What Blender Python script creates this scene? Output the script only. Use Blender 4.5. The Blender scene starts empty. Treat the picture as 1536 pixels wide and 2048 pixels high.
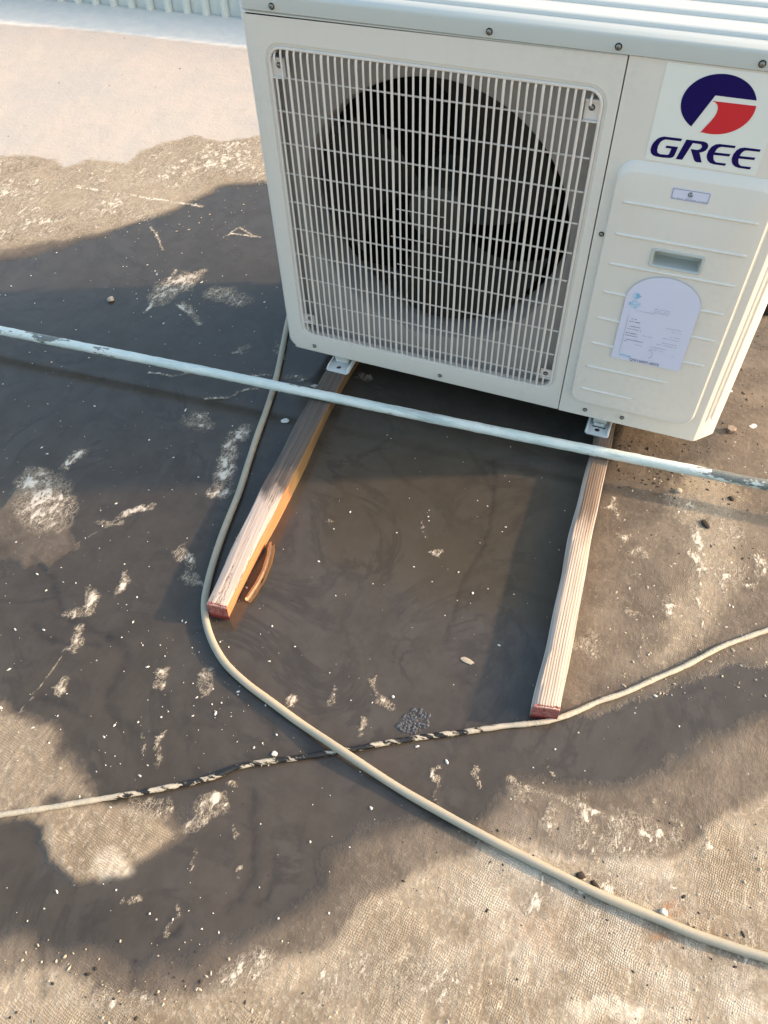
import bpy, bmesh, math, random
import numpy as np
from mathutils import Vector, Matrix
random.seed(7)
rng = np.random.default_rng(11)
scene = bpy.context.scene
COL = scene.collection
PI = math.pi

# ------------------------------------------------------------------ camera
ZB = 0.068                                   # underside of the casing
CAM = np.array([0.6865, -1.15, ZB + 0.928 * 1.15])
FPX = 1572.68
def cam_axes(yaw, pitch, roll):
    ca, sa, cb, sb, cg, sg = (math.cos(yaw), math.sin(yaw), math.cos(pitch), math.sin(pitch), math.cos(roll), math.sin(roll))
    fwd = np.array([sa * cb, ca * cb, -sb]); right = np.array([ca, -sa, 0.0]); down = np.cross(fwd, right)
    return np.array([cg * right + sg * down, -sg * right + cg * down, fwd])
RC = cam_axes(math.radians(-22.854), math.radians(50.966), math.radians(2.344))
cam_data = bpy.data.cameras.new('camera')
cam = bpy.data.objects.new('camera', cam_data); COL.objects.link(cam)
cam_data.sensor_fit = 'HORIZONTAL'; cam_data.sensor_width = 36.0
cam_data.lens = FPX / 1536 * 36.0
cam_data.clip_start = 0.02; cam_data.clip_end = 500
M = Matrix.Identity(4)
for i in range(3):
    M[i][0] = RC[0][i]; M[i][1] = -RC[1][i]; M[i][2] = -RC[2][i]; M[i][3] = CAM[i]
cam.matrix_world = M
scene.camera = cam

# ------------------------------------------------------------------ light
SUN_EL, SUN_AZ = math.radians(21), math.radians(67)      # azimuth from +Y towards +X
world = bpy.data.worlds.new('World'); scene.world = world; world.use_nodes = True
wn = world.node_tree
sky = wn.nodes.new('ShaderNodeTexSky'); sky.sky_type = 'NISHITA'; sky.sun_disc = False
sky.sun_elevation = SUN_EL; sky.sun_rotation = SUN_AZ
sky.air_density = 1.6; sky.dust_density = 4.5; sky.ozone_density = 2.0
wn.links.new(sky.outputs[0], wn.nodes['Background'].inputs[0])
wn.nodes['Background'].inputs[1].default_value = 0.15
sun_d = bpy.data.lights.new('sun', 'SUN'); sun_d.energy = 2.0; sun_d.angle = math.radians(2.0)
sun_d.color = (1.0, 0.70, 0.46)
sun = bpy.data.objects.new('sun', sun_d); COL.objects.link(sun)
sdir = Vector((math.sin(SUN_AZ) * math.cos(SUN_EL), math.cos(SUN_AZ) * math.cos(SUN_EL), math.sin(SUN_EL)))
sun.rotation_euler = sdir.to_track_quat('Z', 'Y').to_euler()
sun.location = sdir * 5
scene.view_settings.view_transform = 'Standard'; scene.view_settings.look = 'None'
scene.view_settings.gamma = 1; scene.view_settings.use_curve_mapping = False
scene.view_settings.exposure = 1.60

# ------------------------------------------------------------------ measuring helpers
def _ray(px, py):
    return RC.T @ np.array([(px - 768) / FPX, (py - 1024) / FPX, 1.0])
def gp(px, py, z=0.0):                        # a point of the photograph on the plane at height z
    d = _ray(px, py); t = (z - CAM[2]) / d[2]; p = CAM + t * d
    return Vector((p[0], p[1], z))
def fp(px, py, y=0.0):                        # ... on the upright plane y
    d = _ray(px, py); t = (y - CAM[1]) / d[1]; p = CAM + t * d
    return (p[0], p[2])

# ------------------------------------------------------------------ material helpers
class NT:
    def __init__(s, name):
        s.m = bpy.data.materials.new(name); s.m.use_nodes = True
        s.t = s.m.node_tree; s.b = s.t.nodes['Principled BSDF']
    def n(s, typ, **kw):
        nd = s.t.nodes.new(typ)
        for k, v in kw.items(): setattr(nd, k, v)
        return nd
    def L(s, a, b): s.t.links.new(a, b)
    def val(s, inp, v):
        if isinstance(v, (int, float, tuple)): inp.default_value = v
        else: s.L(v, inp)
    def coord(s, scale=(1, 1, 1), rot=(0, 0, 0), loc=(0, 0, 0), src='Object'):
        tc = s.n('ShaderNodeTexCoord'); mp = s.n('ShaderNodeMapping')
        mp.inputs['Scale'].default_value = scale; mp.inputs['Rotation'].default_value = rot
        mp.inputs['Location'].default_value = loc
        s.L(tc.outputs[src], mp.inputs[0]); return mp.outputs[0]
    def noise(s, co, scale, detail=4, rough=.55, dist=0.0):
        nd = s.n('ShaderNodeTexNoise'); s.L(co, nd.inputs['Vector'])
        nd.inputs['Scale'].default_value = scale; nd.inputs['Detail'].default_value = detail
        nd.inputs['Roughness'].default_value = rough; nd.inputs['Distortion'].default_value = dist
        return nd.outputs['Fac']
    def math(s, op, a, b=0.0, c=0.0, clamp=False):
        nd = s.n('ShaderNodeMath', operation=op); nd.use_clamp = clamp
        s.val(nd.inputs[0], a); s.val(nd.inputs[1], b)
        if op in ('MULTIPLY_ADD',): s.val(nd.inputs[2], c)
        return nd.outputs[0]
    def ramp(s, f, a, b, lo=0.0, hi=1.0, smooth=True):
        nd = s.n('ShaderNodeMapRange'); nd.interpolation_type = 'SMOOTHSTEP' if smooth else 'LINEAR'
        s.val(nd.inputs['Value'], f)
        nd.inputs['From Min'].default_value = a; nd.inputs['From Max'].default_value = b
        nd.inputs['To Min'].default_value = lo; nd.inputs['To Max'].default_value = hi
        return nd.outputs[0]
    def mix(s, f, a, b, blend='MIX'):
        nd = s.n('ShaderNodeMix', data_type='RGBA', blend_type=blend); nd.clamp_factor = True
        s.val(nd.inputs[0], f)
        for k, v in ((6, a), (7, b)):
            if isinstance(v, tuple): nd.inputs[k].default_value = (*v, 1) if len(v) == 3 else v
            else: s.L(v, nd.inputs[k])
        return nd.outputs[2]
    def bump(s, h, strength=.3, dist=.001, normal=None):
        nd = s.n('ShaderNodeBump'); s.L(h, nd.inputs['Height'])
        s.val(nd.inputs['Strength'], strength)
        nd.inputs['Distance'].default_value = dist
        if normal is not None: s.L(normal, nd.inputs['Normal'])
        return nd.outputs[0]
    def attr(s, name):
        nd = s.n('ShaderNodeAttribute'); nd.attribute_name = name; return nd
    def out(s, col=None, rough=None, normal=None, metal=None, spec=None):
        b = s.b.inputs
        if col is not None: s.val(b['Base Color'], (*col, 1) if isinstance(col, tuple) and len(col) == 3 else col)
        if rough is not None: s.val(b['Roughness'], rough)
        if metal is not None: s.val(b['Metallic'], metal)
        if spec is not None: s.val(b['Specular IOR Level'], spec)
        if normal is not None: s.L(normal, b['Normal'])
        return s.m

def paint_mat(name, col, rough=.38, dirt=(.42, .38, .31), amount=.5):
    k = NT(name); co = k.coord()
    big = k.noise(co, 5, 5, .6); fine = k.noise(co, 90, 4, .6); peel = k.noise(co, 420, 2, .5)
    runs = k.noise(k.coord((60, 60, 3)), 1, 4, .6)
    f = k.math('MULTIPLY', k.ramp(big, .45, .8), k.ramp(fine, .35, .75))
    f = k.math('ADD', f, k.math('MULTIPLY', k.ramp(runs, .55, .8), .35))
    c = k.mix(k.math('MULTIPLY', f, amount * .55), col, dirt)
    return k.out(c, k.ramp(big, .2, .8, rough - .05, rough + .12), k.bump(peel, .12, .0006))

# ------------------------------------------------------------------ object helpers
def prop(o, label=None, cat=None, group=None, kind=None):
    if label: o['label'] = label
    if cat: o['category'] = cat
    if group: o['group'] = group
    if kind: o['kind'] = kind
    return o
def empty(name, loc, label, cat, group=None):
    o = bpy.data.objects.new(name, None); o.location = loc; o.empty_display_size = .05
    COL.objects.link(o); return prop(o, label, cat, group)
def link(name, me, mats, parent=None, smooth=False, autos=None):
    o = bpy.data.objects.new(name, me)
    for m in (mats if isinstance(mats, (list, tuple)) else [mats]): me.materials.append(m)
    if smooth: me.polygons.foreach_set('use_smooth', [True] * len(me.polygons))
    COL.objects.link(o)
    if parent is not None:
        o.parent = parent
        w = parent.location.copy()
        q = parent.parent
        while q is not None: w += q.location; q = q.parent
        me.transform(Matrix.Translation(-w))
        me.update()
    if autos is not None:
        me.polygons.foreach_set('use_smooth', [True] * len(me.polygons))
        try: me.set_sharp_from_angle(angle=autos)
        except Exception: pass
    return o
def bm_mesh(bm, name, recalc=True):
    if recalc: bmesh.ops.recalc_face_normals(bm, faces=bm.faces)
    me = bpy.data.meshes.new(name); bm.to_mesh(me); bm.free(); return me
def bm_box(bm, a, b, bev=0.0):
    g = bmesh.ops.create_cube(bm, size=1)
    vs = g['verts']
    bmesh.ops.scale(bm, verts=vs, vec=[max(1e-5, b[i] - a[i]) for i in range(3)])
    bmesh.ops.translate(bm, verts=vs, vec=[(a[i] + b[i]) / 2 for i in range(3)])
    if bev > 0:
        es = list({e for v in vs for e in v.link_edges})
        bmesh.ops.bevel(bm, geom=es, offset=bev, segments=2, affect='EDGES', clamp_overlap=True)
def box(name, a, b, mat, parent=None, bev=.001):
    bm = bmesh.new(); bm_box(bm, a, b, bev); return link(name, bm_mesh(bm, name), mat, parent, autos=.6)
def rrect(x0, x1, z0, z1, r, seg=6):
    """rounded rectangle, counter-clockwise; r = (bl, br, tr, tl) or one number"""
    if not isinstance(r, (tuple, list)): r = (r,) * 4
    pts = []
    for (cx, cz, a0, rr) in ((x0 + r[0], z0 + r[0], PI, r[0]), (x1 - r[1], z0 + r[1], 1.5 * PI, r[1]),
                             (x1 - r[2], z1 - r[2], 0, r[2]), (x0 + r[3], z1 - r[3], .5 * PI, r[3])):
        for i in range(seg + 1):
            a = a0 + .5 * PI * i / seg
            pts.append((cx + rr * math.cos(a), cz + rr * math.sin(a)))
    return pts
def fill_loops(bm, loops):
    """loops = lists of BMVerts in one plane; first = outside, others = holes"""
    es = []
    for lp in loops:
        for i in range(len(lp)):
            a, b = lp[i], lp[(i + 1) % len(lp)]
            e = bm.edges.get((a, b)) or bm.edges.new((a, b)); es.append(e)
    return bmesh.ops.triangle_fill(bm, edges=es, use_beauty=True, use_dissolve=False)
def ring(bm, pts, y):
    return [bm.verts.new((p[0], y, p[1])) for p in pts]
def bridge(bm, A, B):
    n = len(A)
    for i in range(n):
        j = (i + 1) % n
        try: bm.faces.new((A[i], A[j], B[j], B[i]))
        except ValueError: pass
def plate(name, loops, y0, y1, mat, parent=None, autos=.5):
    """flat plate facing -y (front at y0, back at y1); loops in x,z"""
    bm = bmesh.new(); fr = []; bk = []
    for lp in loops:
        a = ring(bm, lp, y0); b = ring(bm, lp, y1); bridge(bm, a, b); fr.append(a); bk.append(b)
    fill_loops(bm, fr); fill_loops(bm, bk)
    return link(name, bm_mesh(bm, name), mat, parent, autos=autos)
def flat_shape(name, pts, y, mat, parent=None, thick=.0004):
    return plate(name, [pts], y, y + thick, mat, parent, autos=None)
def catmull(P, n=10):
    P = [Vector(p) for p in P]; out = []
    Q = [P[0] * 2 - P[1]] + P + [P[-1] * 2 - P[-2]]
    for i in range(1, len(Q) - 2):
        a, b, c, d = Q[i - 1:i + 3]
        for k in range(n):
            t = k / n
            out.append(.5 * ((2 * b) + (c - a) * t + (2 * a - 5 * b + 4 * c - d) * t * t + (3 * b - a - 3 * c + d) * t ** 3))
    out.append(P[-1]); return out
def tube_bm(bm, path, r, seg=12, wob=0.0, caps=True, rf=None, up=(0, 0, 1)):
    path = [Vector(p) for p in path]; rows = []
    up = Vector(up); s = 0
    for i, p in enumerate(path):
        t = (path[min(i + 1, len(path) - 1)] - path[max(i - 1, 0)]).normalized()
        if i: s += (p - path[i - 1]).length
        side = t.cross(up)
        if side.length < 1e-3: side = t.cross(Vector((0, 1, 0)))
        side.normalize(); nn = side.cross(t).normalized()
        rr = r if rf is None else r * rf(s)
        row = []
        for k in range(seg):
            a = 2 * PI * k / seg
            w = 1 + (wob * (random.random() - .5) if wob else 0)
            row.append(bm.verts.new(p + (side * math.cos(a) + nn * math.sin(a)) * rr * w))
        rows.append(row)
    for A, B in zip(rows, rows[1:]):
        for k in range(seg):
            j = (k + 1) % seg; bm.faces.new((A[k], A[j], B[j], B[k]))
    if caps:
        bm.faces.new(rows[0][::-1]); bm.faces.new(rows[-1])
def tube(name, path, r, mat, parent=None, seg=12, **kw):
    bm = bmesh.new(); tube_bm(bm, path, r, seg, **kw)
    return link(name, bm_mesh(bm, name), mat, parent, autos=1.0)

# ------------------------------------------------------------------ numpy noise for the floor
def _h(ix, iy, seed):
    v = (ix.astype(np.int64) * 374761393 + iy.astype(np.int64) * 668265263 + seed * 69069) & 0xffffffff
    v = (v ^ (v >> 13)) * 1274126177 & 0xffffffff
    return ((v ^ (v >> 16)) & 0xffff) / 65535.0
def vnoise(x, y, s, seed=0):
    x = x * s + 1000; y = y * s + 1000
    ix = np.floor(x); iy = np.floor(y); fx = x - ix; fy = y - iy
    fx = fx * fx * (3 - 2 * fx); fy = fy * fy * (3 - 2 * fy)
    a = _h(ix, iy, seed); b = _h(ix + 1, iy, seed); c = _h(ix, iy + 1, seed); d = _h(ix + 1, iy + 1, seed)
    return (a * (1 - fx) + b * fx) * (1 - fy) + (c * (1 - fx) + d * fx) * fy
def fbm(x, y, s, o=4, seed=0, g=.5):
    t = 0; a = 1; n = 0
    for i in range(o):
        t = t + a * vnoise(x, y, s * 2 ** i, seed + i * 17); n += a; a *= g
    return t / n - .5
def sstep(a, b, v):
    t = np.clip((v - a) / (b - a), 0, 1); return t * t * (3 - 2 * t)

# ------------------------------------------------------------------ materials
M_paint = paint_mat('cream_enamel', (.70, .675, .625), .36, amount=.55)
M_sky_tint = paint_mat('enamel_sky_tint', (.50, .53, .51), .30, dirt=(.5, .52, .5), amount=.5)  # same enamel, toned darker and bluer to paint in cool skylight
M_wire = paint_mat('grille_enamel', (.72, .67, .62), .42, dirt=(.33, .26, .19), amount=.7)
M_orifice = paint_mat('grey_plastic', (.36, .34, .32), .5, dirt=(.18, .13, .10), amount=.9)
k = NT('dark_gap'); M_gap = k.out((.012, .012, .012), .7)
k = NT('fan_plastic'); co = k.coord(); M_fan = k.out(k.mix(k.noise(co, 12, 5, .6), (.035, .035, .031), (.070, .066, .055)), .55)
k = NT('coil_fins'); co = k.coord()
wv = k.n('ShaderNodeTexWave', wave_type='BANDS', bands_direction='X'); k.L(co, wv.inputs[0]); wv.inputs['Scale'].default_value = 90
M_coil = k.out(k.mix(wv.outputs['Fac'], (.006, .006, .006), (.03, .03, .028)), .5, metal=.5)
k = NT('screw_steel'); co = k.coord(); M_screw = k.out(k.mix(k.noise(co, 260, 3), (.16, .15, .14), (.42, .41, .39)), .38, metal=.85)
k = NT('rubber_dark'); M_dark = k.out((.02, .02, .02), .6)
k = NT('label_sheet'); co = k.coord(); M_label = k.out(k.mix(k.noise(co, 8, 3), (.72, .75, .72), (.80, .82, .78)), .3)
k = NT('ink_blue'); M_blue = k.out((.007, .002, .085), .55, spec=.15)
k = NT('ink_red'); M_red = k.out((.60, .025, .035), .5, spec=.25)
k = NT('ink_grey'); M_ink = k.out((.16, .17, .22), .5)
k = NT('ink_green'); M_inkg = k.out((.03, .07, .05), .5)
k = NT('ink_faint'); M_inkf = k.out((.33, .36, .46), .5)
k = NT('white_sticker'); co = k.coord(); M_stick = k.out(k.mix(k.noise(co, 10, 4), (.62, .67, .84), (.68, .68, .83)), .45)
k = NT('blue_smudge'); co = k.coord(); M_smudge = k.out(k.mix(k.ramp(k.noise(co, 130, 5, .65), .4, .62), (.56, .65, .82), (.20, .46, .66)), .5)
k = NT('zinc_foot'); co = k.coord(); nz = k.noise(co, 30, 5, .6)
M_foot = k.out(k.mix(k.ramp(nz, .45, .75), (.66, .68, .66), (.48, .47, .43)), .34)

def wood_mat(name, light, dark, wet, rings=230, seed=0, wet_side=1.0, crack=.0, wet_shade_y=-.35, soft=.03, stripes=0):
    """grain along the beam (object y); wet towards the unit"""
    k = NT(name)
    ga = k.attr('grain')
    def gco(sy, off=0.0):
        mp = k.n('ShaderNodeMapping'); k.L(ga.outputs['Vector'], mp.inputs[0])
        mp.inputs['Scale'].default_value = (1, sy, 1); mp.inputs['Location'].default_value = (off, 0, 0); return mp.outputs[0]
    g1 = k.noise(gco(.030, seed), rings, 3, .5, .1); g2 = k.noise(gco(.02, seed + 3), rings * 2.6, 3, .6)
    if stripes:
        sg = k.n('ShaderNodeSeparateXYZ'); k.L(ga.outputs['Vector'], sg.inputs[0])
        wob_ = k.math('MULTIPLY', k.math('SUBTRACT', k.noise(gco(.12, seed + 5), 40, 3, .5), .5), .0035)
        sn = k.math('SINE', k.math('MULTIPLY', k.math('ADD', sg.outputs['X'], wob_), 2 * PI / stripes))
        g1 = k.math('ADD', k.math('MULTIPLY', k.math('POWER', k.math('MULTIPLY_ADD', sn, .5, .5), .6), .22), k.math('MULTIPLY', g1, .60))
        g1 = k.math('ADD', g1, .10)
    blot = k.noise(k.coord(), 14, 4, .6)
    f = k.math('ADD', k.math('MULTIPLY', k.ramp(g1, .38, .64), .75), k.math('MULTIPLY', g2, .3))
    c = k.mix(f, dark, light)
    c = k.mix(k.ramp(blot, .5, .8, 0, .30), c, dark)
    h = f
    if crack > 0:
        cr = k.noise(gco(.07, seed + 9), 55, 5, .62, .6)
        cm = k.ramp(k.math('ABSOLUTE', k.math('SUBTRACT', cr, .5)), 0, .018, 1, 0)
        cm = k.math('MULTIPLY', cm, k.ramp(blot, .4, .55))
        c = k.mix(k.math('MULTIPLY', cm, crack), c, (.06, .04, .03))
        h = k.math('SUBTRACT', f, k.math('MULTIPLY', cm, 2.0))
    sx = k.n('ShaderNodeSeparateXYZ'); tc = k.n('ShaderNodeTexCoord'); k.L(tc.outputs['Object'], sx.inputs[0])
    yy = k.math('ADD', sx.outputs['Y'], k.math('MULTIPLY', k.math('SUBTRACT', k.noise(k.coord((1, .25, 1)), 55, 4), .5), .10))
    w = k.ramp(yy, wet_shade_y - soft, wet_shade_y + soft)
    c = k.mix(w, c, k.mix(f, tuple(v * .6 for v in wet), wet))  # wet wood and the unit's shadow, painted as one dark tone
    return k.out(c, k.ramp(w, 0, 1, .75, .5, False), k.bump(h, .5, .0012))

# ================================================================== ROOF FLOOR
def axis(segs):
    out = []
    for a, b, st in segs:
        n = max(1, int(round((b - a) / st))); out += list(np.linspace(a, b, n, endpoint=False))
    out.append(segs[-1][1]); return np.array(out)
gx = axis([(-30, -8, 4), (-8, -2.4, .8), (-2.4, -1.0, .008), (-1.0, 1.16, .0042), (1.16, 1.6, .02), (1.6, 8, .8), (8, 30, 4)])
gy = axis([(-30, -8, 4), (-8, -1.6, .8), (-1.6, -1.28, .02), (-1.28, .62, .0042), (.62, 1.80, .008), (1.80, 2.2, .1)])
NX, NY = len(gx), len(gy)
X, Y = np.meshgrid(gx, gy); X = X.ravel(); Y = Y.ravel()
def wpoly(pts):
    out = []
    for p in pts:
        q = gp(p[0], p[1]); out.append((q.x, q.y))
    return np.array(out)
def polysd(P, x, y):
    """signed distance, positive inside, metres"""
    d2 = np.full(x.shape, 1e9); ins = np.zeros(x.shape, bool)
    n = len(P)
    for i in range(n):
        ax, ay = P[i]; bx, by = P[(i + 1) % n]
        ex, ey = bx - ax, by - ay; wx, wy = x - ax, y - ay
        t = np.clip((wx * ex + wy * ey) / (ex * ex + ey * ey + 1e-12), 0, 1)
        d2 = np.minimum(d2, (wx - ex * t) ** 2 + (wy - ey * t) ** 2)
        c = ((ay > y) != (by > y)) & (x < (bx - ax) * (y - ay) / (by - ay + 1e-15) + ax)
        ins ^= c
    d = np.sqrt(d2); return np.where(ins, d, -d)
def mask_poly(pts, soft=.02, warp=.02, ws=25, seed=0, lo=None):
    P = wpoly(pts); m = soft + warp + .03
    sel = (X > P[:, 0].min() - m) & (X < P[:, 0].max() + m) & (Y > P[:, 1].min() - m) & (Y < P[:, 1].max() + m)
    r = np.zeros(X.shape); x = X[sel]; y = Y[sel]
    sd = polysd(P, x, y) + warp * 2 * fbm(x, y, ws, 4, seed)
    r[sel] = sstep(-soft if lo is None else lo, soft, sd); return r
WX = X + .045 * fbm(X, Y, 30, 5, 201, .65); WY = Y + .045 * fbm(X, Y, 30, 5, 202, .65)
def mask_blob(px, py, rx, ry, ang=0, hard=.25):
    c = gp(px, py); a = math.radians(ang)
    u = gp(px + rx * math.cos(a), py + rx * math.sin(a)) - c
    v = gp(px - ry * math.sin(a), py + ry * math.cos(a)) - c
    det = u.x * v.y - u.y * v.x
    dx, dy = WX - c.x, WY - c.y
    p = (dx * v.y - dy * v.x) / det; q = (-dx * u.y + dy * u.x) / det
    return 1 - sstep(hard, 1.45, np.sqrt(p * p + q * q))
def mask_line(pts, w, soft=1.0):
    P = wpoly(pts); r = np.full(X.shape, 1e9); m = w * 6
    sel = (X > P[:, 0].min() - m) & (X < P[:, 0].max() + m) & (Y > P[:, 1].min() - m) & (Y < P[:, 1].max() + m)
    x = X[sel] + .014 * fbm(X[sel], Y[sel], 45, 5, 5, .7); y = Y[sel] + .014 * fbm(X[sel], Y[sel], 45, 5, 6, .7); d = np.full(x.shape, 1e9)
    for a, b in zip(P, P[1:]):
        e = b - a; t = np.clip(((x - a[0]) * e[0] + (y - a[1]) * e[1]) / (e @ e + 1e-12), 0, 1)
        d = np.minimum(d, np.hypot(x - a[0] - e[0] * t, y - a[1] - e[1] * t))
    out = np.zeros(X.shape); out[sel] = np.exp(-(d / w) ** 2); return out

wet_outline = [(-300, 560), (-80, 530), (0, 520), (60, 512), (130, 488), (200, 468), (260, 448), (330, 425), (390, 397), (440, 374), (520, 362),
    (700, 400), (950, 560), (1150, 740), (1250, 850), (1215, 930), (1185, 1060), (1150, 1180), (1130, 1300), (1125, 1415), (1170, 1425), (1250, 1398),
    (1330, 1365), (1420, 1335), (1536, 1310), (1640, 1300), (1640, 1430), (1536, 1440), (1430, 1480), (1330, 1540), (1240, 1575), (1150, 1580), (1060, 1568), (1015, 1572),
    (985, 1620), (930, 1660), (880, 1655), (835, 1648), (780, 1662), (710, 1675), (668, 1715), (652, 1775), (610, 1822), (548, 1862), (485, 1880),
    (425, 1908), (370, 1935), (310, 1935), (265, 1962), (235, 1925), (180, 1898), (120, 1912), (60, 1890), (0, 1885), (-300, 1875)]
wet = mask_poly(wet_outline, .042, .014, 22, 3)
# dry islands rising out of the wet
isl_a = mask_poly([(-300, 1395), (0, 1408), (40, 1425), (90, 1452), (125, 1490), (150, 1540), (185, 1592), (120, 1612), (60, 1628), (0, 1632), (-300, 1640)], .026, .028, 30, 9)
isl_b = mask_poly([(92, 1618), (180, 1608), (250, 1606), (330, 1640), (350, 1668), (300, 1712), (270, 1735), (225, 1757), (170, 1768), (125, 1752), (95, 1720), (82, 1680)], .020, .008, 30, 21)
isl_c = mask_poly([(0, 1010), (25, 965), (70, 945), (120, 990), (150, 1050), (140, 1110), (95, 1150), (40, 1120), (-20, 1130), (-60, 1040)], .02, .03, 30, 31)
wet = wet * (1 - isl_a) * (1 - isl_b) * (1 - .72 * isl_c)
brk = mask_poly([(255, 1610), (420, 1585), (455, 1600), (430, 1640), (380, 1665), (330, 1705), (280, 1700)], .02, .02, 30, 33)
wet *= (1 - .35 * brk)
# damp brown skin around the wet, right-hand side and under the unit
damp = mask_poly([(-300, 440), (-60, 330), (0, 318), (50, 318), (120, 326), (200, 300), (280, 290), (400, 275), (520, 272), (760, 300), (1100, 420), (1400, 380), (1700, 480), (1700, 1560),
    (1536, 1590), (1440, 1640), (1330, 1700), (1200, 1720), (1080, 1700), (980, 1700), (860, 1760), (740, 1800), (680, 1860), (560, 1930),
    (420, 1960), (300, 1990), (230, 1980), (100, 1950), (-300, 1930)], .03, .03, 10, 41)
north = mask_poly([(-900, -200), (900, -200), (900, 470), (520, 372), (440, 372), (330, 430), (200, 470), (60, 500), (0, 510), (-900, 560)], .05, .03, 10, 43)
damp *= 1 - .80 * north
damp *= 1 - .85 * isl_b
damp *= 1 - .55 * isl_a
# sunlit drier ground right of the right-hand beam
rdry = mask_poly([(1350, 950), (1400, 925), (1460, 945), (1520, 1000), (1500, 1060), (1480, 1150), (1450, 1230), (1400, 1290), (1330, 1340), (1290, 1330),
    (1340, 1230), (1360, 1150), (1370, 1060), (1345, 1000)], .05, .03, 16, 51)
damp = damp * (1 - .6 * rdry)
lowr = mask_poly([(1010, 1600), (1100, 1590), (1260, 1640), (1420, 1660), (1560, 1640), (1700, 1700), (1700, 2300), (600, 2300), (700, 2000), (860, 1900), (960, 1760)], .06, .05, 9, 61)
pale = mask_poly([(-900, 200), (-900, -200), (900, -200), (900, 330), (520, 272), (440, 285), (380, 270), (280, 300), (255, 330), (180, 318), (130, 335), (110, 318), (60, 310), (0, 312), (-300, 330)], .034, .02, 14, 71)
# flaking pale crust: blobs, streaks
crust = np.zeros(X.shape)
def addc(m, s): 
    global crust
    crust = np.maximum(crust, m * min(1.0, s))
for b in [(345, 575, 62, 26, -32, .80), (375, 560, 50, 12, -28, .9), (385, 625, 45, 10, 50, .62), (452, 588, 55, 24, 8, .66), (480, 600, 30, 20, 0, .6),
          (90, 1005, 75, 80, 0, .80), (60, 960, 40, 25, -20, .9), (150, 915, 45, 12, -35, .86), (455, 925, 22, 62, 18, .92), (440, 985, 30, 16, 0, .86),
          (395, 845, 40, 24, 10, .70), (485, 865, 30, 14, -20, .85), (270, 1022, 42, 9, -18, .88), (225, 1045, 32, 8, 0, .64), (362, 1112, 26, 26, 0, .86), (385, 1152, 30, 16, 20, .84),
          (245, 1168, 11, 36, 30, .88), (180, 1200, 15, 34, 25, .88), (150, 1225, 25, 14, 0, .66), (155, 1280, 18, 34, 15, .84), (325, 1352, 17, 15, 0, .92), (312, 1375, 22, 12, -20, .8), (410, 1362, 20, 40, 10, .74),
          (128, 1372, 13, 32, 40, .82), (325, 1482, 8, 28, 20, .86), (322, 1522, 6, 30, 15, .80), (288, 1500, 5, 36, 5, .7), (425, 1608, 42, 22, -25, .90), (400, 1640, 60, 20, -20, .76), (300, 1620, 60, 30, 0, .62), (470, 1570, 26, 10, -10, .7),
          (560, 690, 16, 12, 0, .62), (650, 1040, 8, 8, 0, .5), (480, 700, 26, 7, -10, .80), (560, 708, 18, 6, 35, .78), (625, 770, 34, 5, -8, .9), (590, 757, 30, 5, -2, .8),
          (770, 1400, 26, 12, 22, .86), (752, 1378, 8, 30, 0, .82), (725, 1450, 7, 26, 10, .72), (590, 1405, 14, 12, -30, .84), (665, 1388, 10, 22, 5, .66), (735, 752, 18, 10, 10, .7), (870, 1110, 12, 8, -20, .8), (846, 1060, 4, 18, 10, .82),
          (1396, 1110, 26, 120, 2, .82), (1398, 1170, 8, 70, -3, .95), (1450, 1140, 40, 30, 10, .78), (1445, 1162, 10, 42, 0, .9), (1500, 1165, 24, 8, 0, .84), (1336, 1212, 12, 26, 0, .92), (1336, 1212, 24, 7, 0, .8), (1232, 1012, 8, 26, 0, .9), (1232, 1012, 24, 7, 0, .82),
          (1248, 1073, 12, 16, -40, .84), (1262, 1228, 20, 7, 8, .72), (1280, 1105, 26, 18, 0, .70), (1520, 1130, 22, 34, 0, .8), (1285, 1300, 8, 50, 0, .74), (1440, 1060, 70, 60, 0, .62), (1380, 1010, 60, 30, 15, .64), (1180, 1290, 40, 40, 0, .55),
          (1100, 1645, 12, 50, 0, .90), (1045, 1590, 34, 12, 30, .82), (1160, 1640, 30, 60, 10, .80), (1190, 1690, 14, 60, 0, .88), (1270, 1680, 90, 60, 10, .70), (1340, 1660, 12, 50, 0, .86), (1405, 1690, 12, 42, 0, .92), (1300, 1600, 8, 24, 0, .8), (1205, 1770, 120, 40, 20, .72),
          (1300, 1780, 160, 40, 20, .70), (1085, 1790, 60, 40, 20, .74), (1000, 1745, 50, 24, 20, .6), (960, 1560, 10, 26, 0, .74), (878, 1555, 8, 22, 0, .86), (875, 1600, 5, 30, 0, .62), (1110, 1545, 6, 16, 0, .8), (1440, 1960, 120, 40, 0, .55), (870, 1960, 120, 60, -10, .72), (700, 1960, 140, 50, -20, .66),
          (500, 1940, 90, 40, -30, .72), (230, 2000, 120, 40, 0, .66), (470, 1665, 7, 18, 10, .68), (476, 1738, 5, 18, 10, .86), (350, 1832, 8, 34, 25, .84), (250, 1803, 20, 14, 0, .72), (388, 1718, 6, 30, 20, .62), (1500, 1900, 60, 90, 0, .62)]:
    addc(mask_blob(*b[:5]), b[5])
crust = np.maximum(crust, .58 * north * (.4 + 1.2 * np.clip(fbm(X, Y, 9, 3, 77) + .5, 0, 1)) * (1 - pale))
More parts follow.
